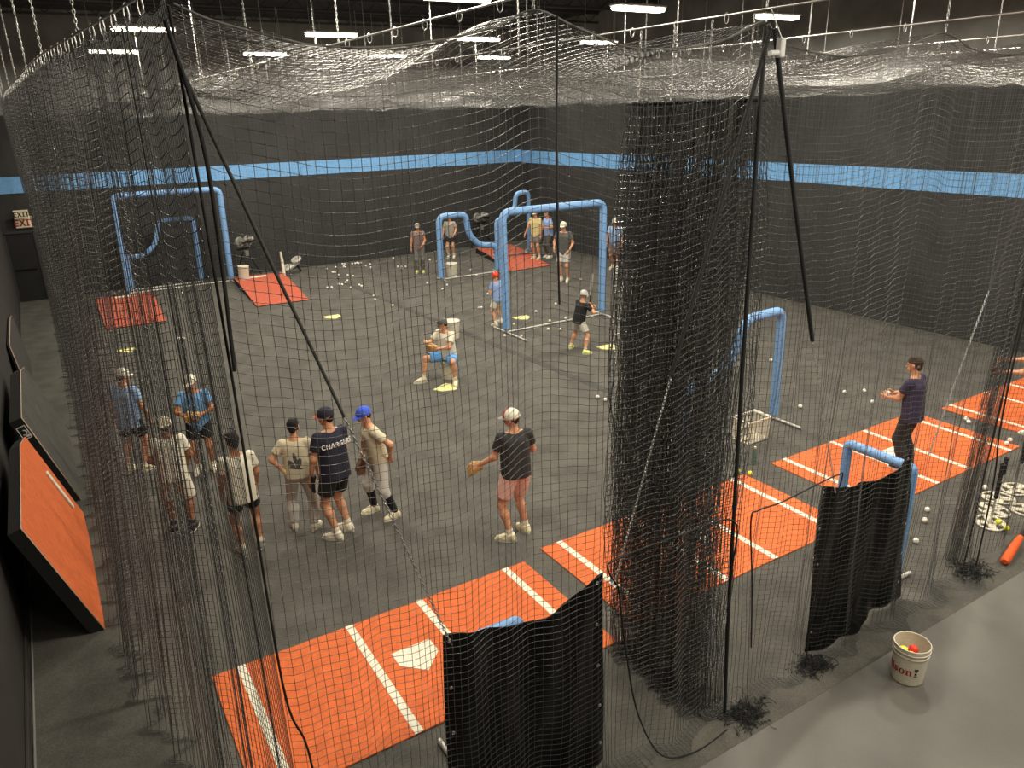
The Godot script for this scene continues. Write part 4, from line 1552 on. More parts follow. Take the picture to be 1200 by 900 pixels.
func build_curtains() -> void:
	for c in [[Vector3(2.45, 0, -3.9), [Vector2(1.77, 1.89), Vector2(1.98, 1.82), Vector2(2.25, 1.70), Vector2(2.54, 1.65), Vector2(2.84, 1.70), Vector2(3.0, 1.79), Vector2(3.14, 1.87)], 1.77, 3.14, 1.74, 3.18, "black vinyl curtain hung in front of the mat with the blue bar behind"],
			[Vector3(6.45, 0, -3.9), [Vector2(5.73, 1.83), Vector2(6.1, 1.72), Vector2(6.36, 1.65), Vector2(6.73, 1.63), Vector2(6.93, 1.69), Vector2(7.16, 1.83)], 5.73, 7.16, 5.70, 7.34, "black vinyl curtain behind the net beside the white bucket"]]:
		var t := thing("vinyl_curtain", c[6], "curtain", c[0], 0.0, "black vinyl curtains")
		var g := []
		var nu := 30
		var nv := 34
		for j in nv:
			var v := float(j) / (nv - 1)
			for i in nu:
				var u := float(i) / (nu - 1)
				var xt: float = lerpf(c[2], c[3], u)
				var xb: float = lerpf(c[4], c[5], u)
				var ty := curve_x(c[1], xt)
				var y := lerpf(0.025, ty, v)
				var x := lerpf(xb, xt, v)
				var z := -3.9 + 0.022 * sin(x * 9.0 + v * 3.0) + 0.014 * sin(x * 19.0 - v * 5.0) + 0.03 * sin(u * PI) * sin(v * 4.0)
				# foot of the sheet kicks out towards the walkway
				z += 0.11 * pow(clampf((0.10 - v) / 0.10, 0, 1), 1.8) * smoothstep(0.0, 0.12, u) * smoothstep(0.75, 0.4, u)
				z -= 0.05 * pow(v, 6.0) * sin(u * PI)
				g.append(Vector3(x, y, z) - c[0])
		var mb := MB.new()
		mb.sheet(g, nu, nv, 0.005)
		part(mb, "sheet", M.vinyl, t)
		# welded hems and pocket seams
		mb = MB.new()
		var top := []
		for i in nu: top.append(g[(nv - 1) * nu + i])
		mb.tube(top, 0.007, 6)
		part(mb, "top_hem", M.vinyl, t)
		mb = MB.new()
		for sy in [0.42, 0.68]:
			var ln := []
			for i in range(9, 24): ln.append(g[int(sy * (nv - 1)) * nu + i] + Vector3(0, 0.004 * i, 0.006))
			mb.tube(ln, 0.003, 5)
		for sx in [9, 23]:
			var ln := []
			for j in range(int(0.42 * (nv - 1)), int(0.68 * (nv - 1)) + 1): ln.append(g[j * nu + sx] + Vector3(0, 0.004 * sx, 0.006))
			mb.tube(ln, 0.003, 5)
		part(mb, "patch_seam", M.strap, t)
		for e in [0, nu - 1]:
			for j in [4, 11, 18, 25, 32]:
				mb = MB.new()
				var ring := []
				for k in 10:
					var a := TAU * k / 10.0
					ring.append(g[j * nu + (1 if e == 0 else nu - 2)] + Vector3(cos(a) * 0.011, sin(a) * 0.011, 0.005))
				mb.tube(ring, 0.004, 5, false, true)
				part(mb, "grommet", M.chrome, t)
	# stays from the top corners to the curtain corners: dark sleeve, then chain
	for s in [["black sleeve and chain running from the aisle corner to the curtain", Vector3(0.66, 5.40, -3.77), Vector3(1.21, 3.66, -3.77), Vector3(1.77, 1.90, -3.77), 0.009],
			["black sleeve and chain running down in front of the bundled divider to the curtain", Vector3(4.34, 5.66, -3.77), Vector3(3.61, 3.41, -3.77), Vector3(3.14, 1.88, -3.77), 0.015],
			["black sleeve and chain running down from the white sensor box", Vector3(4.38, 5.68, -3.77), Vector3(5.14, 3.40, -3.77), Vector3(5.72, 1.84, -3.77), 0.017],
			["grey cord and chain running down towards the batting tees", Vector3(8.6, 5.7, -3.77), Vector3(7.75, 3.45, -3.77), Vector3(7.18, 1.84, -3.77)]]:
		var t := thing("curtain_stay", s[0], "stay", s[3])
		var mb := MB.new()
		var r: float = 0.008 if s[0].begins_with("grey") else s[4]
		mb.tube([s[1] - s[3], s[1].lerp(s[2], 0.5) - s[3] + Vector3(0, -0.02, 0), s[2] - s[3]], r, 8)
		part(mb, "sleeve", M.grey_board if r < 0.01 else M.strap, t)
		chain_between(s[2] - s[3], Vector3.ZERO, t)
	# hanging straps
	for s in [["black strap hanging from the peak of the first roof net", [Vector3(2.63, 5.69, -3.76), Vector3(2.62, 4.9, -3.76), Vector3(2.63, 4.08, -3.75)], 0.007], ["black strap hanging at the aisle corner of the net", [Vector3(0.62, 5.6, -3.76), Vector3(0.70, 5.02, -3.76), Vector3(0.68, 4.03, -3.76)], 0.010]]:
		var mb := MB.new()
		mb.tube(smooth_path(s[1]), s[2], 8)
		tag(part(mb, "hanging_strap", M.strap, self), s[0], "strap")
	for s in [["black cord looped from the curtain top across the bundled divider", [Vector3(3.14, 1.86, -3.75), Vector3(3.05, 2.03, -3.74), Vector3(3.12, 2.09, -3.74), Vector3(3.66, 2.10, -3.72), Vector3(4.32, 2.04, -3.72), Vector3(4.36, 1.6, -3.72), Vector3(4.34, 1.2, -3.72)]],
			["black cord drooping from the curtain corner to the floor", [Vector3(3.15, 1.85, -3.74), Vector3(3.22, 1.2, -3.70), Vector3(3.33, 0.6, -3.66), Vector3(3.55, 0.12, -3.6), Vector3(3.9, 0.012, -3.55), Vector3(4.3, 0.012, -3.58)]],
			["black cord arching to the top of the curtain by the bucket", [Vector3(4.72, 0.6, -3.74), Vector3(4.65, 1.3, -3.74), Vector3(4.56, 1.95, -3.74), Vector3(4.64, 2.02, -3.74), Vector3(4.94, 2.01, -3.74), Vector3(5.3, 2.04, -3.74), Vector3(5.67, 2.06, -3.74), Vector3(5.74, 2.02, -3.74), Vector3(5.66, 1.66, -3.74), Vector3(5.56, 0.57, -3.74), Vector3(5.52, 0.02, -3.72)]]]:
		var mb := MB.new()
		mb.tube(smooth_path(s[1]), 0.007, 6)
		tag(part(mb, "tie_cord", M.rope, self), s[0], "cord")

func build_gear() -> void:
	# orange batting mats
	batting_mat(1, 0.573, -6.837, "orange batting mat in front of the people in caps, its home plate in full view")
	batting_mat(2, 4.581, -6.974, "orange batting mat half hidden by the bundled divider net")
	batting_mat(3, 8.881, -7.004, "orange batting mat the man in the plum shirt stands on")
	batting_mat(4, 13.133, -6.828, "orange batting mat beside the reaching person in black")
	# throw-down plates
	throw_down_plate(6.37, -13.0, 0.5, "yellow rubber home plate at the feet of the seated man", 1.0)
	throw_down_plate(10.72, -13.27, 0.0, "yellow rubber home plate beside the batter in the grey helmet", 1.0)
	throw_down_plate(10.57, -16.77, 0.0, "yellow rubber home plate behind the tall square screen", 1.0)
	throw_down_plate(6.42, -20.02, 0.0, "yellow rubber home plate on the open turf in front of the scattered balls", 1.0)
	throw_down_plate(1.22, -19.97, 0.0, "yellow rubber home plate in front of the mound beside the aisle", 1.0)
	# mounds in the lanes
	floor_mound("orange turf pitching mound in front of the left-hand screens", [Vector2(1.0, -26.3), Vector2(2.62, -26.2), Vector2(2.47, -22.45), Vector2(0.98, -22.45)], 0.16, [0.5, 0.10])
	floor_mound("orange turf pitching mound beside the tripod machine", [Vector2(5.25, -26.7), Vector2(6.85, -26.6), Vector2(6.52, -22.5), Vector2(4.98, -22.6)], 0.18, [0.45, 0.10])
	floor_mound("orange turf pitching mound behind the low blue screen", [Vector2(14.55, -26.5), Vector2(16.1, -26.4), Vector2(15.3, -22.4), Vector2(13.65, -22.4)], 0.2, [0.5, 0.12])
	# mounds leaned on the aisle wall
	leaning_mound("orange portable pitching mound leaning on the aisle wall", -8.28, -11.3, -0.25, -0.74, 1.42, 0.14, M.orange_turf, true)
	var pm := leaning_mound("grey-faced portable pitching mound leaning on the aisle wall with a white emblem", -11.85, -14.9, -0.26, -0.72, 1.42, 0.17, M.grey_turf, false)
	var lg := MB.new()
	var e := Vector3(-0.46, 1.42, 0).normalized()
	var bs := Basis(e, Vector3(0, 0, 1), e.cross(Vector3(0, 0, 1)))
	var oc := Vector3(-0.46, 1.42, 0) * 0.86 + Vector3(-0.085, -0.028, 0.004)
	for q in [[0.0, 0.095, 0.2, 0.012], [0.0, -0.095, 0.2, 0.012]]:
		lg.box(oc + bs * Vector3(q[0], 0, q[1] * 0.55), Vector3(q[2], 0.004, q[3]), 0.001, bs)
	for q in [[-0.095, 0.0, 0.012, 0.115], [0.095, 0.0, 0.012, 0.115]]:
		lg.box(oc + bs * Vector3(q[0], 0, q[1]), Vector3(q[2], 0.004, q[3]), 0.001, bs)
	for k in 5:
		var a := 0.5 + k * 0.75
		lg.box(oc + bs * Vector3(cos(a) * 0.035, 0, sin(a) * 0.03), Vector3(0.03, 0.004, 0.014), 0.001, bs * Basis(Vector3.UP, -a + 1.57))
	lg.box(oc + bs * Vector3(-0.06, 0, 0.02), Vector3(0.03, 0.004, 0.05), 0.001, bs)
	part(lg, "emblem", M.print_white, pm, "white square emblem")
	leaning_mound("dark board with a pale edge leaning on the aisle wall near the door", -17.0, -20.2, -0.78, -0.93, 1.25, 0.05, M.grey_board, false)
	# screens
	screen("tall square blue padded screen behind the left-hand mound", Vector3(2.04, 0, -27.0), [Vector2(0, 0.12), Vector2(0.04, 3.08), Vector2(3.24, 3.08), Vector2(3.2, 0.12)], 0.095, [-0.5, 0.35])
	screen("blue padded screen with a cut-out corner inside the left-hand square screen", Vector3(2.2, 0, -27.5), [Vector2(0, 0.1), Vector2(0, 1.11), Vector2(0.54, 1.10), Vector2(0.93, 1.45), Vector2(1.15, 2.18), Vector2(2.2, 2.18), Vector2(2.17, 0.1)], 0.075, [-0.4, 0.25])
	screen("tall square blue padded screen in front of the people by the wall", Vector3(9.44, 0, -15.78), [Vector2(0, 0.12), Vector2(-0.02, 2.98), Vector2(3.02, 2.98), Vector2(3.02, 0.12)], 0.095, [-0.6, 1.0])
	screen("blue padded screen with a cut-out corner beside the person in the taupe vest", Vector3(11.06, 0, -22.6), [Vector2(0, 0.1), Vector2(0.02, 2.09), Vector2(1.02, 2.09), Vector2(1.09, 1.42), Vector2(1.5, 1.0), Vector2(2.15, 0.95), Vector2(2.2, 0.1)], 0.10, [-0.35, 0.35])
	screen("blue padded screen with a cut-out corner behind the person in yellow", Vector3(14.3, 0.165, -24.4), [Vector2(0.0, 0.1), Vector2(0.0, 1.36), Vector2(0.35, 1.38), Vector2(0.80, 1.68), Vector2(0.88, 2.26), Vector2(1.42, 2.26), Vector2(1.40, 0.1)], 0.08, [-0.35, 0.35])
	screen("blue padded screen with a cut-out corner behind the bundled divider", Vector3(8.2, 0, -8.2), [Vector2(0.0, 0.1), Vector2(0.0, 0.98), Vector2(0.66, 1.12), Vector2(1.0, 1.36), Vector2(1.24, 1.96), Vector2(2.1, 1.98), Vector2(2.14, 0.1)], 0.078, [-0.45, 0.6])
	# small padded ball stops behind the curtains
	for s in [[Vector3(2.4, 0, -4.45), 0.0, 1.28, 0.30, "blue padded stand behind the curtain in front of the first mat"], [Vector3(7.55, 0, -4.5), PI * 0.5, 1.46, 0.40, "blue padded stand behind the curtain beside the white bucket"]]:
		var t := thing("padded_stand", s[4], "stand", s[0], s[1], "blue padded stands behind the curtains")
		var h: float = s[2]
		var w: float = s[3]
		var mb := MB.new()
		mb.tube(round_path([Vector3(-w, 0.14, 0), Vector3(-w, h, 0), Vector3(w, h, 0), Vector3(w, 0.14, 0)], 0.06), 0.055, 12)
		part(mb, "padded_frame", M.blue_pad, t)
		for q in [-w, w]:
			mb = MB.new()
			mb.tube([Vector3(q, 0.03, -0.40), Vector3(q, 0.03, 0.30)], 0.024, 8)
			mb.tube([Vector3(q, 0.03, 0), Vector3(q, 0.16, 0)], 0.028, 8)
			part(mb, "foot", M.galvanised, t)
		mb = MB.new()
		mb.tube([Vector3(-w, 0.03, 0), Vector3(w, 0.03, 0)], 0.02, 8)
		part(mb, "base_rail", M.galvanised, t)
		mb = MB.new()
		for k in 9:
			mb.tube([Vector3(-w + 0.05, 0.2 + k * 0.11, 0), Vector3(w - 0.05, 0.2 + k * 0.11, 0)], 0.002, 3, false)
			mb.tube([Vector3(-w + 0.05 + (w - 0.05) * k / 4.0, 0.06, 0), Vector3(-w + 0.05 + (w - 0.05) * k / 4.0, h - 0.04, 0)], 0.002, 3, false)
		part(mb, "netting", M.net, t).set_meta("kind", "stuff")
	# buckets
	var b := bucket("open white bucket of coloured balls on the concrete floor", Vector3(6.24, 0, -3.12), 0.40, 0.163, 0.0, false, false)
	var face := atan2(-6.24, 3.12)
	text_on(b, "Wilson", 0.07, Transform3D(Basis(Vector3.UP, face - 0.85), Vector3.ZERO) * Transform3D(Basis(Vector3.BACK, 0.0), Vector3(0, 0.16, 0.150)), M.print_red, "red_lettering", 0.149, true, 0.002)
	var mb := MB.new()
	for q in [[0.0, 0.20, 0.034, 0.016], [0.004, 0.176, 0.014, 0.008], [-0.004, 0.150, 0.02, 0.018], [0.0, 0.125, 0.03, 0.004]]:
		var an: float = face + 0.50 + q[0]
		mb.box(Vector3(sin(an) * (0.142 + q[1] * 0.047), q[1], cos(an) * (0.142 + q[1] * 0.047)), Vector3(q[2], q[3], 0.006), 0.001, Basis(Vector3.UP, an))
	part(mb, "printed_notes", M.print_black, b)
	var inner := [[Vector3(0.035, 0.30, 0.0), 0.045, "ball_red", "red ball on top of the balls in the open bucket"], [Vector3(-0.05, 0.285, 0.03), 0.045, "ball_yellow", "yellow ball in the open bucket beside the red one"], [Vector3(-0.03, 0.28, -0.06), 0.045, "ball_yellow", "yellow ball deep in the open bucket"], [Vector3(0.06, 0.225, -0.05), 0.045, "ball", "white ball under the red one in the open bucket"], [Vector3(0.02, 0.22, 0.06), 0.045, "ball", "white ball against the near side of the open bucket"]]
	for q in inner:
		mb = MB.new()
		mb.ball(Vector3.ZERO, Vector3.ONE * q[1], 16, 10)
		var o := part(mb, "training_ball", M[q[2]], self)
		o.position = Vector3(6.24, 0, -3.12) + q[0]
		tag(o, q[3], "ball")
	mb = MB.new()
	for q in 14:
		var a := q * 2.4
		mb.ball(Vector3(cos(a) * 0.08 * sqrt(fmod(q * 0.37, 1.0) + 0.1), 0.06 + 0.055 * (q % 3), sin(a) * 0.08 * sqrt(fmod(q * 0.37, 1.0) + 0.1)), Vector3.ONE * 0.042, 10, 7)
	var hp := part(mb, "buried_balls", M.ball, self)
	hp.position = Vector3(6.24, 0, -3.12)
	tag(hp, "balls buried below the top ones in the open bucket", "balls", "", "stuff")
	bucket("white bucket the seated man sits on", Vector3(6.68, 0, -13.55), 0.38, 0.16, 0.3, true)
	bucket("white bucket with a lid standing behind the seated man", Vector3(8.14, 0, -16.2), 0.44, 0.19, 1.0, true)
	bucket("white bucket standing on the mound beside the tripod machine", Vector3(5.5, 0.17, -26.2), 0.44, 0.19, 0.2, true)
	bucket("white bucket beside the low blue screen", Vector3(11.62, 0, -22.9), 0.46, 0.19, 0.5, true)
	# ball basket behind the bundled divider
	var t := thing("ball_basket", "white slatted ball basket beside the low blue screen behind the divider", "basket", Vector3(9.35, 0, -7.85))
	mb = MB.new()
	mb.box(Vector3(0, 0.02, 0), Vector3(0.5, 0.03, 0.36), 0.008)
	part(mb, "bottom", M.pail, t)
	for k in 8:
		for q in [-1.0, 1.0]:
			mb = MB.new()
			mb.box(Vector3(-0.23 + 0.066 * k, 0.2, 0.18 * q), Vector3(0.03, 0.36, 0.012), 0.004)
			part(mb, "slat", M.pail, t)
			if k < 5:
				mb = MB.new()
				mb.box(Vector3(0.25 * q, 0.2, -0.14 + 0.07 * k), Vector3(0.012, 0.36, 0.03), 0.004)
				part(mb, "slat", M.pail, t)
	mb = MB.new()
	for q in [-1.0, 1.0]:
		mb.box(Vector3(0, 0.385, 0.18 * q), Vector3(0.53, 0.03, 0.025), 0.006)
		mb.box(Vector3(0.25 * q, 0.385, 0), Vector3(0.025, 0.03, 0.36), 0.006)
	part(mb, "rim", M.pail, t)
	# water bottle
	t = thing("water_bottle", "clear green water bottle on the turf beside the basket", "bottle", Vector3(8.66, 0, -7.15))
	mb = MB.new()
	mb.lathe([Vector2(0.001, 0.002), Vector2(0.036, 0.002), Vector2(0.04, 0.02), Vector2(0.04, 0.19), Vector2(0.034, 0.22), Vector2(0.016, 0.255), Vector2(0.015, 0.275)], 18)
	part(mb, "bottle_body", M.bottle, t)
	mb = MB.new()
	mb.lathe([Vector2(0.018, 0.27), Vector2(0.019, 0.295), Vector2(0.001, 0.297)], 14)
	part(mb, "cap", M.pail, t)
	# machines
	ball_machine(Vector3(5.85, 0, -27.15), 0.6, "tripod pitching machine standing behind the mound by the back wall")
	ball_machine(Vector3(15.2, 0, -27.2), 0.3, "tripod pitching machine in the far corner by the low blue screen")
	# second machine tipped over beside the first
	t = thing("pitching_machine", "grey pitching machine head lying on the turf beside the mound", "machine", Vector3(7.35, 0, -27.0), 0.5)
	for q in [-1.0, 1.0]:
		mb = MB.new()
		mb.lathe([Vector2(0.03, -0.04), Vector2(0.17, -0.045), Vector2(0.19, -0.02), Vector2(0.19, 0.02), Vector2(0.17, 0.045), Vector2(0.03, 0.04)], 24, Transform3D(Basis(Vector3.BACK, 0.5), Vector3(0.24 * q, 0.36 + 0.1 * q, 0)))
		part(mb, "wheel", M.galvanised, t)
	mb = MB.new()
	mb.box(Vector3(0, 0.26, 0), Vector3(0.7, 0.1, 0.16), 0.02, Basis(Vector3.BACK, 0.3))
	part(mb, "frame", M.galvanised, t)
	mb = MB.new()
	mb.tube([Vector3(-0.5, 0.02, 0.1), Vector3(-0.2, 0.25, 0)], 0.03, 8)
	mb.tube([Vector3(0.5, 0.02, -0.1), Vector3(0.2, 0.3, 0)], 0.03, 8)
	part(mb, "legs", M.black_metal, t)
	mb = MB.new()
	mb.tube([Vector3(-0.55, 0.03, 0.15), Vector3(-0.42, 0.5, 0.0), Vector3(-0.40, 0.85, -0.05)], [0.06, 0.05, 0.035], 10)
	part(mb, "ball_chute", M.pail, t)
	# batting tees by the right edge
	for q in [[9.78, -4.2, 0.62, "batting tee nearest the orange bat"], [10.15, -4.36, 0.70, "batting tee in the middle of the row of tees"], [10.55, -4.5, 0.62, "batting tee at the back of the row of tees"], [10.5, -4.1, 0.45, "short batting tee beside the row of tees"], [11.0, -4.5, 0.7, "batting tee at the end of the row of tees beside the right-hand mat"]]:
		batting_tee(Vector3(q[0], 0, q[1]), q[0] * 2.0, q[2], q[3])
	# orange foam bat
	t = thing("foam_bat", "thick orange foam bat with a black handle on the floor by the tees", "bat", Vector3(8.93, 0, -3.6))
	mb = MB.new()
	var d := Vector3(0.62, 0.075, -0.14)
	mb.tube([Vector3(0, 0.055, 0), Vector3(0.01, 0.055, -0.002), d * 0.12 + Vector3(0, 0.052, 0), d * 0.6 + Vector3(0, 0.045, 0), d + Vector3(0, 0.03, 0)], [0.03, 0.048, 0.054, 0.05, 0.038], 14)
	part(mb, "barrel", M.orange_foam, t)
	mb = MB.new()
	mb.tube([d + Vector3(0, 0.03, 0), d * 1.5 + Vector3(0, -0.002, 0), d * 1.9 + Vector3(0, -0.04, 0)], [0.026, 0.02, 0.024], 10)
	part(mb, "handle", M.black_rubber, t)

func build_balls() -> void:
	var src: Node3D = null
	var sets := [
		["white baseball in the scatter on the turf by the back wall", [Vector2(8.59, -26.98), Vector2(8.53, -26.14), Vector2(8.94, -27.02), Vector2(8.53, -25.55), Vector2(8.01, -24.04), Vector2(7.52, -23.75), Vector2(9.38, -27.50), Vector2(9.43, -27.41), Vector2(9.24, -26.97), Vector2(9.22, -26.75), Vector2(8.77, -25.29), Vector2(8.87, -25.03), Vector2(8.43, -24.41), Vector2(8.28, -24.15), Vector2(8.15, -23.29), Vector2(8.51, -23.50), Vector2(8.50, -23.28), Vector2(9.68, -27.28), Vector2(9.80, -27.28), Vector2(9.90, -27.35), Vector2(9.90, -27.20), Vector2(10.03, -27.28), Vector2(9.92, -26.49), Vector2(10.19, -26.74), Vector2(9.96, -26.11), Vector2(8.28, -21.67), Vector2(8.13, -21.21), Vector2(8.25, -20.16), Vector2(11.38, -27.37), Vector2(10.80, -25.63), Vector2(10.91, -25.54), Vector2(11.03, -25.44), Vector2(10.41, -22.36), Vector2(10.80, -21.69), Vector2(10.40, -21.22), Vector2(8.58, -26.06), Vector2(7.65, -23.71), Vector2(8.08, -23.93)], "baseballs scattered by the back wall"],
		["white baseball on the turf around the tall square screen", [Vector2(11.18, -19.72), Vector2(10.13, -18.43), Vector2(11.17, -17.05), Vector2(11.41, -15.99), Vector2(10.91, -16.00), Vector2(10.66, -15.17), Vector2(10.42, -15.36), Vector2(9.54, -15.24), Vector2(9.23, -15.51), Vector2(9.96, -16.28), Vector2(9.78, -16.90), Vector2(12.04, -15.69), Vector2(12.37, -16.30), Vector2(12.10, -17.44), Vector2(14.65, -19.68), Vector2(11.26, -19.71), Vector2(10.19, -18.37)], "baseballs around the tall square screen"],
		["white baseball on the open turf behind the divider net", [Vector2(8.46, -10.80), Vector2(8.48, -10.60), Vector2(8.55, -4.46)], "baseballs on the open turf"],
		["white baseball on the turf around the low blue screen", [Vector2(12.33, -26.12), Vector2(12.43, -25.28), Vector2(12.58, -25.10), Vector2(11.87, -23.67), Vector2(12.60, -23.37), Vector2(12.35, -22.51)], "baseballs around the low blue screen"],
		["white baseball on the turf beyond the mat of the man in plum", [Vector2(12.88, -10.43), Vector2(11.15, -8.28), Vector2(12.43, -8.29), Vector2(12.79, -8.12), Vector2(12.40, -7.68), Vector2(12.95, -6.28), Vector2(12.85, -6.18)], "baseballs beyond the right-hand mats"],
		["white baseball beside the right-hand orange mat", [Vector2(12.59, -5.38), Vector2(12.41, -5.34), Vector2(10.67, -4.75)], "baseballs by the right-hand mats"],
		["white baseball on the turf in the lane beside the aisle", [Vector2(3.47, -25.93), Vector2(2.44, -20.23), Vector2(2.54, -20.15), Vector2(2.89, -19.36), Vector2(2.70, -18.18), Vector2(-0.06, -23.93), Vector2(1.46, -27.50), Vector2(1.62, -27.43), Vector2(1.81, -27.50), Vector2(1.94, -27.34), Vector2(2.16, -27.50), Vector2(2.31, -27.50)], "baseballs in the lane beside the aisle"],
		["white baseball lying at the foot of the bundled divider net", [Vector2(4.29, -5.00), Vector2(4.51, -4.99), Vector2(4.40, -4.47)], "baseballs at the foot of the divider"],
		["white baseball on the turf between the curtain and the tees", [Vector2(9.41, -4.83), Vector2(9.12, -4.69)], "baseballs between curtain and tees"]
	]
	for s in sets:
		for p in s[1]:
			var by := 0.0375
			for mm in [Vector2(0.573, -6.837), Vector2(4.581, -6.974), Vector2(8.881, -7.004), Vector2(13.133, -6.828)]:
				if p.x > mm.x - 0.03 and p.x < mm.x + 3.71 and p.y > mm.y - 0.03 and p.y < mm.y + 1.83: by = 0.057
			if src == null:
				src = thing("baseball", s[0], "baseball", Vector3(p.x, by, p.y), 0.0, s[2])
				var mb := MB.new()
				mb.ball(Vector3.ZERO, Vector3.ONE * 0.037, 14, 10)
				part(mb, "cover", M.ball, src)
				mb = MB.new()
				var shade_or_seam := []
				for k in 40:
					var a := TAU * k / 40.0
					shade_or_seam.append(Vector3(cos(a) + 0.42 * cos(3.0 * a), 1.2 * sin(2.0 * a), sin(a) - 0.42 * sin(3.0 * a)).normalized() * 0.0368)
				mb.tube(shade_or_seam, 0.0012, 4, false, true)
				part(mb, "stitching", M.print_red, src)
			else:
				clone(src, Vector3(p.x, by, p.y), p.x * 7.0, s[0], s[2])
	clone(src, Vector3(12.0, 2.95, -12.6), 0.0, "white baseball flying through the air above the turf", "")
	var mb := MB.new()
	mb.ball(Vector3.ZERO, Vector3.ONE * 0.037, 14, 10)
	var ym := mb.mesh()
	for q in [[Vector3(8.29, 0.054, -6.90), "yellow training ball at the corner of the middle orange mat"], [Vector3(8.22, 0.038, -7.06), "yellow training ball just off the corner of the middle orange mat"], [Vector3(9.72, 0.068, -3.98), "yellow training ball resting against the nearest tee"], [Vector3(9.80, 0.068, -4.12), "yellow training ball lying on the base of the nearest tee"]]:
		var o := part(ym, "training_ball", M.ball_yellow, self)
		o.position = q[0]
		tag(o, q[1], "ball")

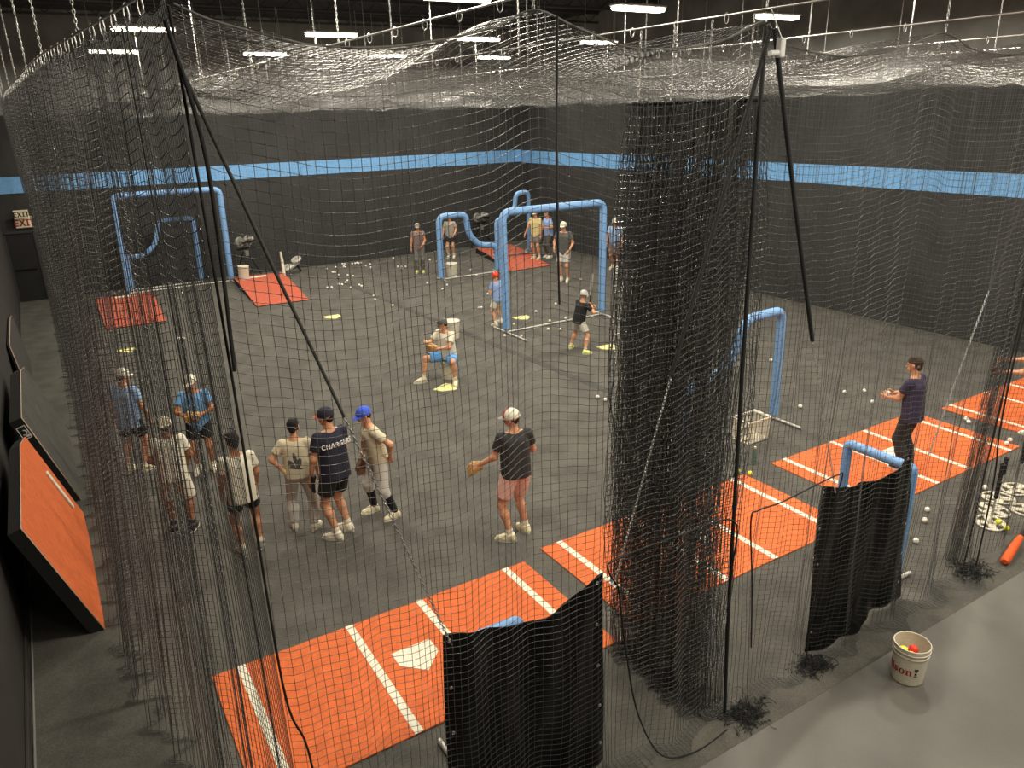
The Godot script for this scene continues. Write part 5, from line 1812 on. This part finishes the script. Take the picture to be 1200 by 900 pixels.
func build_people() -> void:
	var G1 := "people standing behind the first mat"
	person({"label": "person in navy shirt with white back lettering, black shorts and navy cap with orange brim", "p": Vector2(2.60, -8.76), "H": 1.80, "phi": 30, "hyaw": 28, "shirt": "navy_cloth", "pants": "black_cloth", "hem": -0.09, "slen": 0.68,
		"hat": "cap", "hatm": "navy_cloth", "brim": "orange_cloth", "hair": "hair_black", "skin": "skin", "hl": Vector3(-0.29, 0.83, -0.10), "hr": Vector3(0.12, 1.02, -0.28), "fl": [-0.10, 0.05, 35.0, 0.0], "fr": [0.12, -0.03, 20.0, 0.0],
		"glovel": "black_glove", "glovel_label": "black baseball glove held by the person in navy", "shoe": "white_leather", "group": G1})
	var t: Node3D = get_child(get_child_count() - 1)
	for c in get_children():
		if str(c.name) == "person": t = c
	text_on(t, "CHARGERS", 0.062, Transform3D(Basis(), G.hip) * Transform3D(G.spine * G.s, Vector3.ZERO) * Transform3D(Basis(), Vector3(0.02, 0.37, 0.138)), M.print_white, "back_lettering", 0.42)
	person({"label": "person in royal blue cap, cream shirt, pale knee pants and navy socks", "p": Vector2(3.28, -8.92), "H": 1.66, "phi": 108, "lean": 9, "hpitch": 14, "shirt": "cream_cloth", "pants": "pale_pants", "legs": "knee", "sock": "navy_sock", "sockh": 0.8, "hem": -0.02,
		"hat": "cap", "hatm": "cobalt_cloth", "hair": "hair_black", "hl": Vector3(-0.20, 0.98, 0.10), "epl": Vector3(-0.9, 0.0, 0.7), "hr": Vector3(0.16, 0.72, -0.24), "fl": [-0.17, 0.08, 10.0, 0.0], "fr": [0.17, -0.12, 0.0, 0.0],
		"glover": "brown_glove", "glover_label": "brown baseball glove held low by the person in the royal blue cap", "shoe": "cream_leather", "group": G1})
	person({"label": "person in black shirt, pink shorts and red and white cap", "p": Vector2(4.52, -7.42), "H": 1.77, "phi": 22, "hyaw": 52, "shirt": "charcoal_cloth", "pants": "pink_cloth", "hem": -0.05, "slen": 0.74, "hat": "cap", "hatm": "white_cloth", "panel": "red_cloth", "brim": "stone_cloth", "hair": "hair_brown",
		"hl": Vector3(-0.42, 1.0, -0.20), "epl": Vector3(0.1, -1.0, 0.2), "hr": Vector3(0.18, 1.05, -0.30), "fl": [-0.13, 0.06, 55.0, 0.0], "fr": [0.13, -0.06, 15.0, 0.0], "curl0": 0.9,
		"glovel": "tan_glove", "glovel_label": "tan baseball glove on the hand of the person in pink shorts", "shoe": "cream_leather", "group": G1})
	person({"label": "person with black hair in cream shirt with dark back print and white trousers", "p": Vector2(2.27, -9.2), "H": 1.56, "phi": -8, "hyaw": -12, "shirt": "cream_cloth", "pants": "pale_pants", "legs": "pants", "hem": -0.04, "hair": "hair_black",
		"hl": Vector3(-0.20, 0.98, 0.06), "epl": Vector3(-1, 0.15, 0.1), "hr": Vector3(0.27, 0.80, -0.06), "fl": [-0.16, -0.02, 15.0, 0.0], "fr": [0.13, 0.06, -25.0, 0.0],
		"glovel": "cream_glove", "glovel_label": "cream baseball glove on the hip of the person in white trousers", "group": G1})
	for c in get_children():
		if str(c.name) == "person_003": t = c
	var mb := MB.new()
	var bx := Transform3D(G.spine * float(G.s), G.hip)
	for q in [[Vector3(0.0, 0.27, 0.130), 0.028, 0.10, 0.15], [Vector3(-0.05, 0.19, 0.130), 0.035, 0.09, 0.6], [Vector3(0.04, 0.19, 0.130), 0.04, 0.10, -0.35], [Vector3(0.0, 0.13, 0.130), 0.10, 0.025, -0.2]]:
		mb.ball(bx * q[0], Vector3(q[1], q[2], 0.008) * float(G.s), 12, 8, bx.basis.orthonormalized() * Basis(Vector3.BACK, q[3]))
	part(mb, "back_print", M.smoke_cloth, t)
	person({"label": "bare-headed person with black hair in white shirt and black shorts", "p": Vector2(1.50, -9.02), "H": 1.62, "phi": 12, "hyaw": 15, "shirt": "white_cloth", "pants": "black_cloth", "hem": -0.13, "slen": 0.55, "hair": "hair_black", "skin": "skin_tan",
		"hl": Vector3(-0.25, 0.86, -0.12), "hr": Vector3(0.24, 0.90, -0.16), "fl": [-0.13, 0.04, 15.0, 0.0], "fr": [0.12, -0.03, -25.0, 0.0], "shoe": "grey_leather", "group": G1})
	person({"label": "person in white shirt, long white shorts and backward cream cap beside the aisle net", "p": Vector2(0.86, -10.08), "H": 1.63, "phi": -4, "shirt": "white_cloth", "pants": "white_cloth", "hem": -0.10, "slen": 0.95, "hat": "cap", "hatm": "cream_cloth", "back": true, "hair": "hair_black", "skin": "skin_deep",
		"hl": Vector3(-0.18, 0.98, -0.22), "hr": Vector3(0.2, 0.95, -0.22), "fl": [-0.12, -0.04, 10.0, 0.0], "fr": [0.12, 0.05, -20.0, 0.0], "shoe": "dark_leather", "sock": "navy_sock", "group": G1})
	person({"label": "person in blue washed shirt and white cap facing the net, hands together at a glove", "p": Vector2(1.49, -11.82), "H": 1.63, "phi": 172, "shirt": "sky_cloth", "pants": "black_cloth", "hem": -0.12, "slen": 0.62, "hat": "cap", "hatm": "white_cloth", "hair": "hair_black", "skin": "skin_tan", "hyaw": -20,
		"hl": Vector3(-0.06, 1.10, -0.27), "epl": Vector3(-1, -0.5, 0.2), "hr": Vector3(0.09, 1.08, -0.28), "epr": Vector3(1, -0.5, 0.2), "fl": [-0.12, 0.0, 10.0, 0.0], "fr": [0.12, -0.02, -12.0, 0.0],
		"glovel": "tan_glove", "glovel_label": "tan baseball glove held to the chest of the person in blue facing the net", "group": G1})
	person({"label": "person in pale blue shirt and white cap with the back turned, beside the aisle net", "p": Vector2(0.58, -12.45), "H": 1.70, "phi": -35, "hyaw": -35, "shirt": "bluewash_cloth", "pants": "black_cloth", "hem": -0.13, "slen": 0.65, "hat": "cap", "hatm": "white_cloth", "hair": "hair_black",
		"hl": Vector3(-0.30, 0.86, -0.08), "hr": Vector3(0.31, 0.84, -0.10), "fl": [-0.12, 0.04, 8.0, 0.0], "fr": [0.13, -0.04, -20.0, 0.0], "shoe": "cream_leather", "group": G1})
	person({"label": "man in white shirt, bright blue shorts and grey cap sitting on a bucket", "p": Vector2(6.62, -13.52), "H": 1.76, "phi": 140, "lean": 6, "hip": 0.50, "hx": 0.0, "hz": 0.06, "hyaw": -42, "hpitch": 12, "shirt": "white_cloth", "pants": "azure_cloth", "hem": -0.05, "slen": 0.78, "hat": "cap", "hatm": "smoke_cloth", "hair": "hair_brown",
		"hl": Vector3(-0.02, 0.74, -0.30), "hr": Vector3(0.22, 0.86, -0.36), "epl": Vector3(-1, -0.6, 0.1), "epr": Vector3(0.6, -1, 0.1), "curl1": 0.8, "fl": [-0.36, -0.22, 35.0, 0.0], "fr": [0.28, -0.46, -35.0, 0.0], "kpole": Vector3(0, 0.8, -0.6),
		"glovel": "tan_glove", "glovel_label": "tan baseball glove in the lap of the seated man", "shoe": "cream_leather"})
	held_ball("white baseball held up by the seated man", G.r)
	person({"label": "young batter in grey helmet, black shirt and pale shorts", "p": Vector2(10.0, -13.48), "H": 1.46, "head": 1.08, "phi": -50, "hyaw": 30, "lean": 8, "side": 6, "shirt": "black_cloth", "pants": "pale_pants", "slen": 0.7, "hat": "helmet", "hatm": "helmet_grey", "hem": -0.06,
		"hl": Vector3(0.14, 1.22, -0.30), "hr": Vector3(0.20, 1.28, -0.26), "curl": 1.3, "fl": [-0.32, 0.0, 25.0, 0.0], "fr": [0.32, 0.02, -20.0, 0.0], "hip": 0.87, "shoe": "volt_leather"})
	bat("grey bat held upright by the batter in the grey helmet", G.r, Vector3(0.05, 1.0, 0.06))
	person({"label": "child in red helmet, light blue shirt and white shorts beside the tall square screen", "p": Vector2(9.72, -16.62), "H": 1.40, "head": 1.08, "phi": 40, "shirt": "lightblue_cloth", "pants": "white_cloth", "slen": 0.7, "hat": "helmet", "hatm": "helmet_red", "hem": -0.10,
		"hl": Vector3(-0.10, 1.05, -0.3), "hr": Vector3(0.10, 1.05, -0.3), "fl": [-0.20, 0.06, 10.0, 0.0], "fr": [0.18, -0.12, 0.0, 0.0], "hip": 0.88, "far": true})
	person({"label": "person in dark grey shirt, pale shorts and white cap behind the tall square screen", "p": Vector2(14.15, -19.9), "H": 1.95, "phi": 160, "shirt": "smoke_cloth", "pants": "pale_pants", "slen": 0.75, "hat": "cap", "hatm": "white_cloth", "hair": "hair_brown", "hl": Vector3(-0.22, 0.95, -0.18), "hr": Vector3(0.25, 0.98, -0.16), "far": true})
	person({"label": "person in yellow shirt, grey shorts and white cap standing on the far mound", "p": Vector2(15.45, -23.5), "y": 0.07, "H": 1.82, "phi": 150, "shirt": "yellow_cloth", "pants": "grey_cloth", "slen": 0.7, "hat": "cap", "hatm": "cream_cloth", "hair": "hair_brown", "hl": Vector3(-0.28, 0.82, -0.12), "hr": Vector3(0.42, 0.78, -0.15), "epr": Vector3(0.5, -0.6, 0.5), "shoe": "cream_leather", "far": true})
	person({"label": "person in light blue jersey and grey trousers beside the far mound", "p": Vector2(16.2, -23.8), "H": 1.78, "phi": 120, "shirt": "lightblue_cloth", "pants": "smoke_cloth", "legs": "pants", "hair": "hair_brown", "hl": Vector3(-0.2, 1.15, -0.25), "hr": Vector3(0.22, 1.1, -0.25), "far": true})
	person({"label": "person in sky blue shirt and white cap beyond the square screen", "p": Vector2(16.72, -20.5), "H": 1.78, "phi": 165, "shirt": "bluewash_cloth", "pants": "taupe_cloth", "slen": 0.8, "hat": "cap", "hatm": "white_cloth", "skin": "skin_tan", "hl": Vector3(-0.26, 0.86, -0.1), "hr": Vector3(0.24, 0.9, -0.16), "far": true})
	person({"label": "person in taupe vest, grey trousers and pale cap by the low blue screen", "p": Vector2(11.06, -24.25), "H": 1.74, "phi": 175, "shirt": "taupe_cloth", "pants": "grey_cloth", "legs": "pants", "sleeve": 0.3, "hat": "cap", "hatm": "stone_cloth", "skin": "skin_tan", "hl": Vector3(-0.14, 0.98, -0.24), "hr": Vector3(0.26, 0.86, -0.12), "shoe": "volt_leather", "far": true})
	person({"label": "person in pale grey shirt and dark shorts with a bat, behind the low blue screen", "p": Vector2(13.3, -26.2), "H": 1.66, "phi": 165, "shirt": "stone_cloth", "pants": "black_cloth", "slen": 0.6, "hair": "hair_black", "hl": Vector3(-0.2, 0.95, -0.2), "hr": Vector3(0.32, 0.78, -0.1), "curl": 1.2, "far": true})
	bat("white bat hanging from the hand of the person in pale grey", G.r, Vector3(0.25, -1.0, 0.1))
	person({"label": "man in plum shirt and dark trousers standing on the mat, holding a ball", "p": Vector2(10.36, -5.78), "y": 0.017, "H": 1.74, "phi": 68, "hpitch": 4, "hyaw": 10, "shirt": "plum_cloth", "pants": "charcoal_cloth", "legs": "pants", "hem": -0.13, "hair": "hair_brown", "wide": 1.05,
		"hl": Vector3(-0.10, 1.08, -0.36), "hr": Vector3(0.10, 1.10, -0.34), "curl1": 0.9, "epl": Vector3(-0.5, -1, 0.3), "epr": Vector3(0.5, -1, 0.3), "shoe": "dark_leather"})
	held_ball("white baseball in the hands of the man in the plum shirt", G.r)
	person({"label": "person in black shirt leaning forward and reaching out over the right-hand mat", "p": Vector2(13.4, -5.3), "H": 1.74, "phi": 82, "lean": 38, "hip": 0.84, "hz": 0.12, "shirt": "black_cloth", "pants": "black_cloth", "slen": 0.75, "hair": "hair_brown",
		"hl": Vector3(-0.30, 1.02, -0.62), "hr": Vector3(0.14, 1.10, -0.72), "curl": 0.8, "fl": [-0.20, -0.10, 10.0, 0.0], "fr": [0.2, 0.15, -10.0, 0.0], "kpole": Vector3(0, 0.2, -1), "glovel": "brown_glove", "glovel_label": "brown baseball glove on the hand of the reaching person"})

func held_ball(label: String, at: Vector3) -> void:
	var mb := MB.new()
	mb.ball(Vector3.ZERO, Vector3.ONE * 0.037, 14, 10)
	var o := part(mb, "baseball", M.ball, self)
	o.position = at
	tag(o, label, "baseball")

func bat(label: String, grip: Vector3, dirn: Vector3) -> void:
	var t := thing("baseball_bat", label, "bat", grip)
	var d := dirn.normalized()
	var mb := MB.new()
	mb.tube([d * -0.10, d * -0.085, d * -0.07, d * 0.2], [0.024, 0.026, 0.014, 0.014], 10)
	part(mb, "handle", M.black_rubber, t)
	mb = MB.new()
	mb.tube([d * 0.2, d * 0.38, d * 0.5, d * 0.68, d * 0.70], [0.014, 0.024, 0.031, 0.032, 0.022], 12)
	part(mb, "barrel", M.galvanised, t)
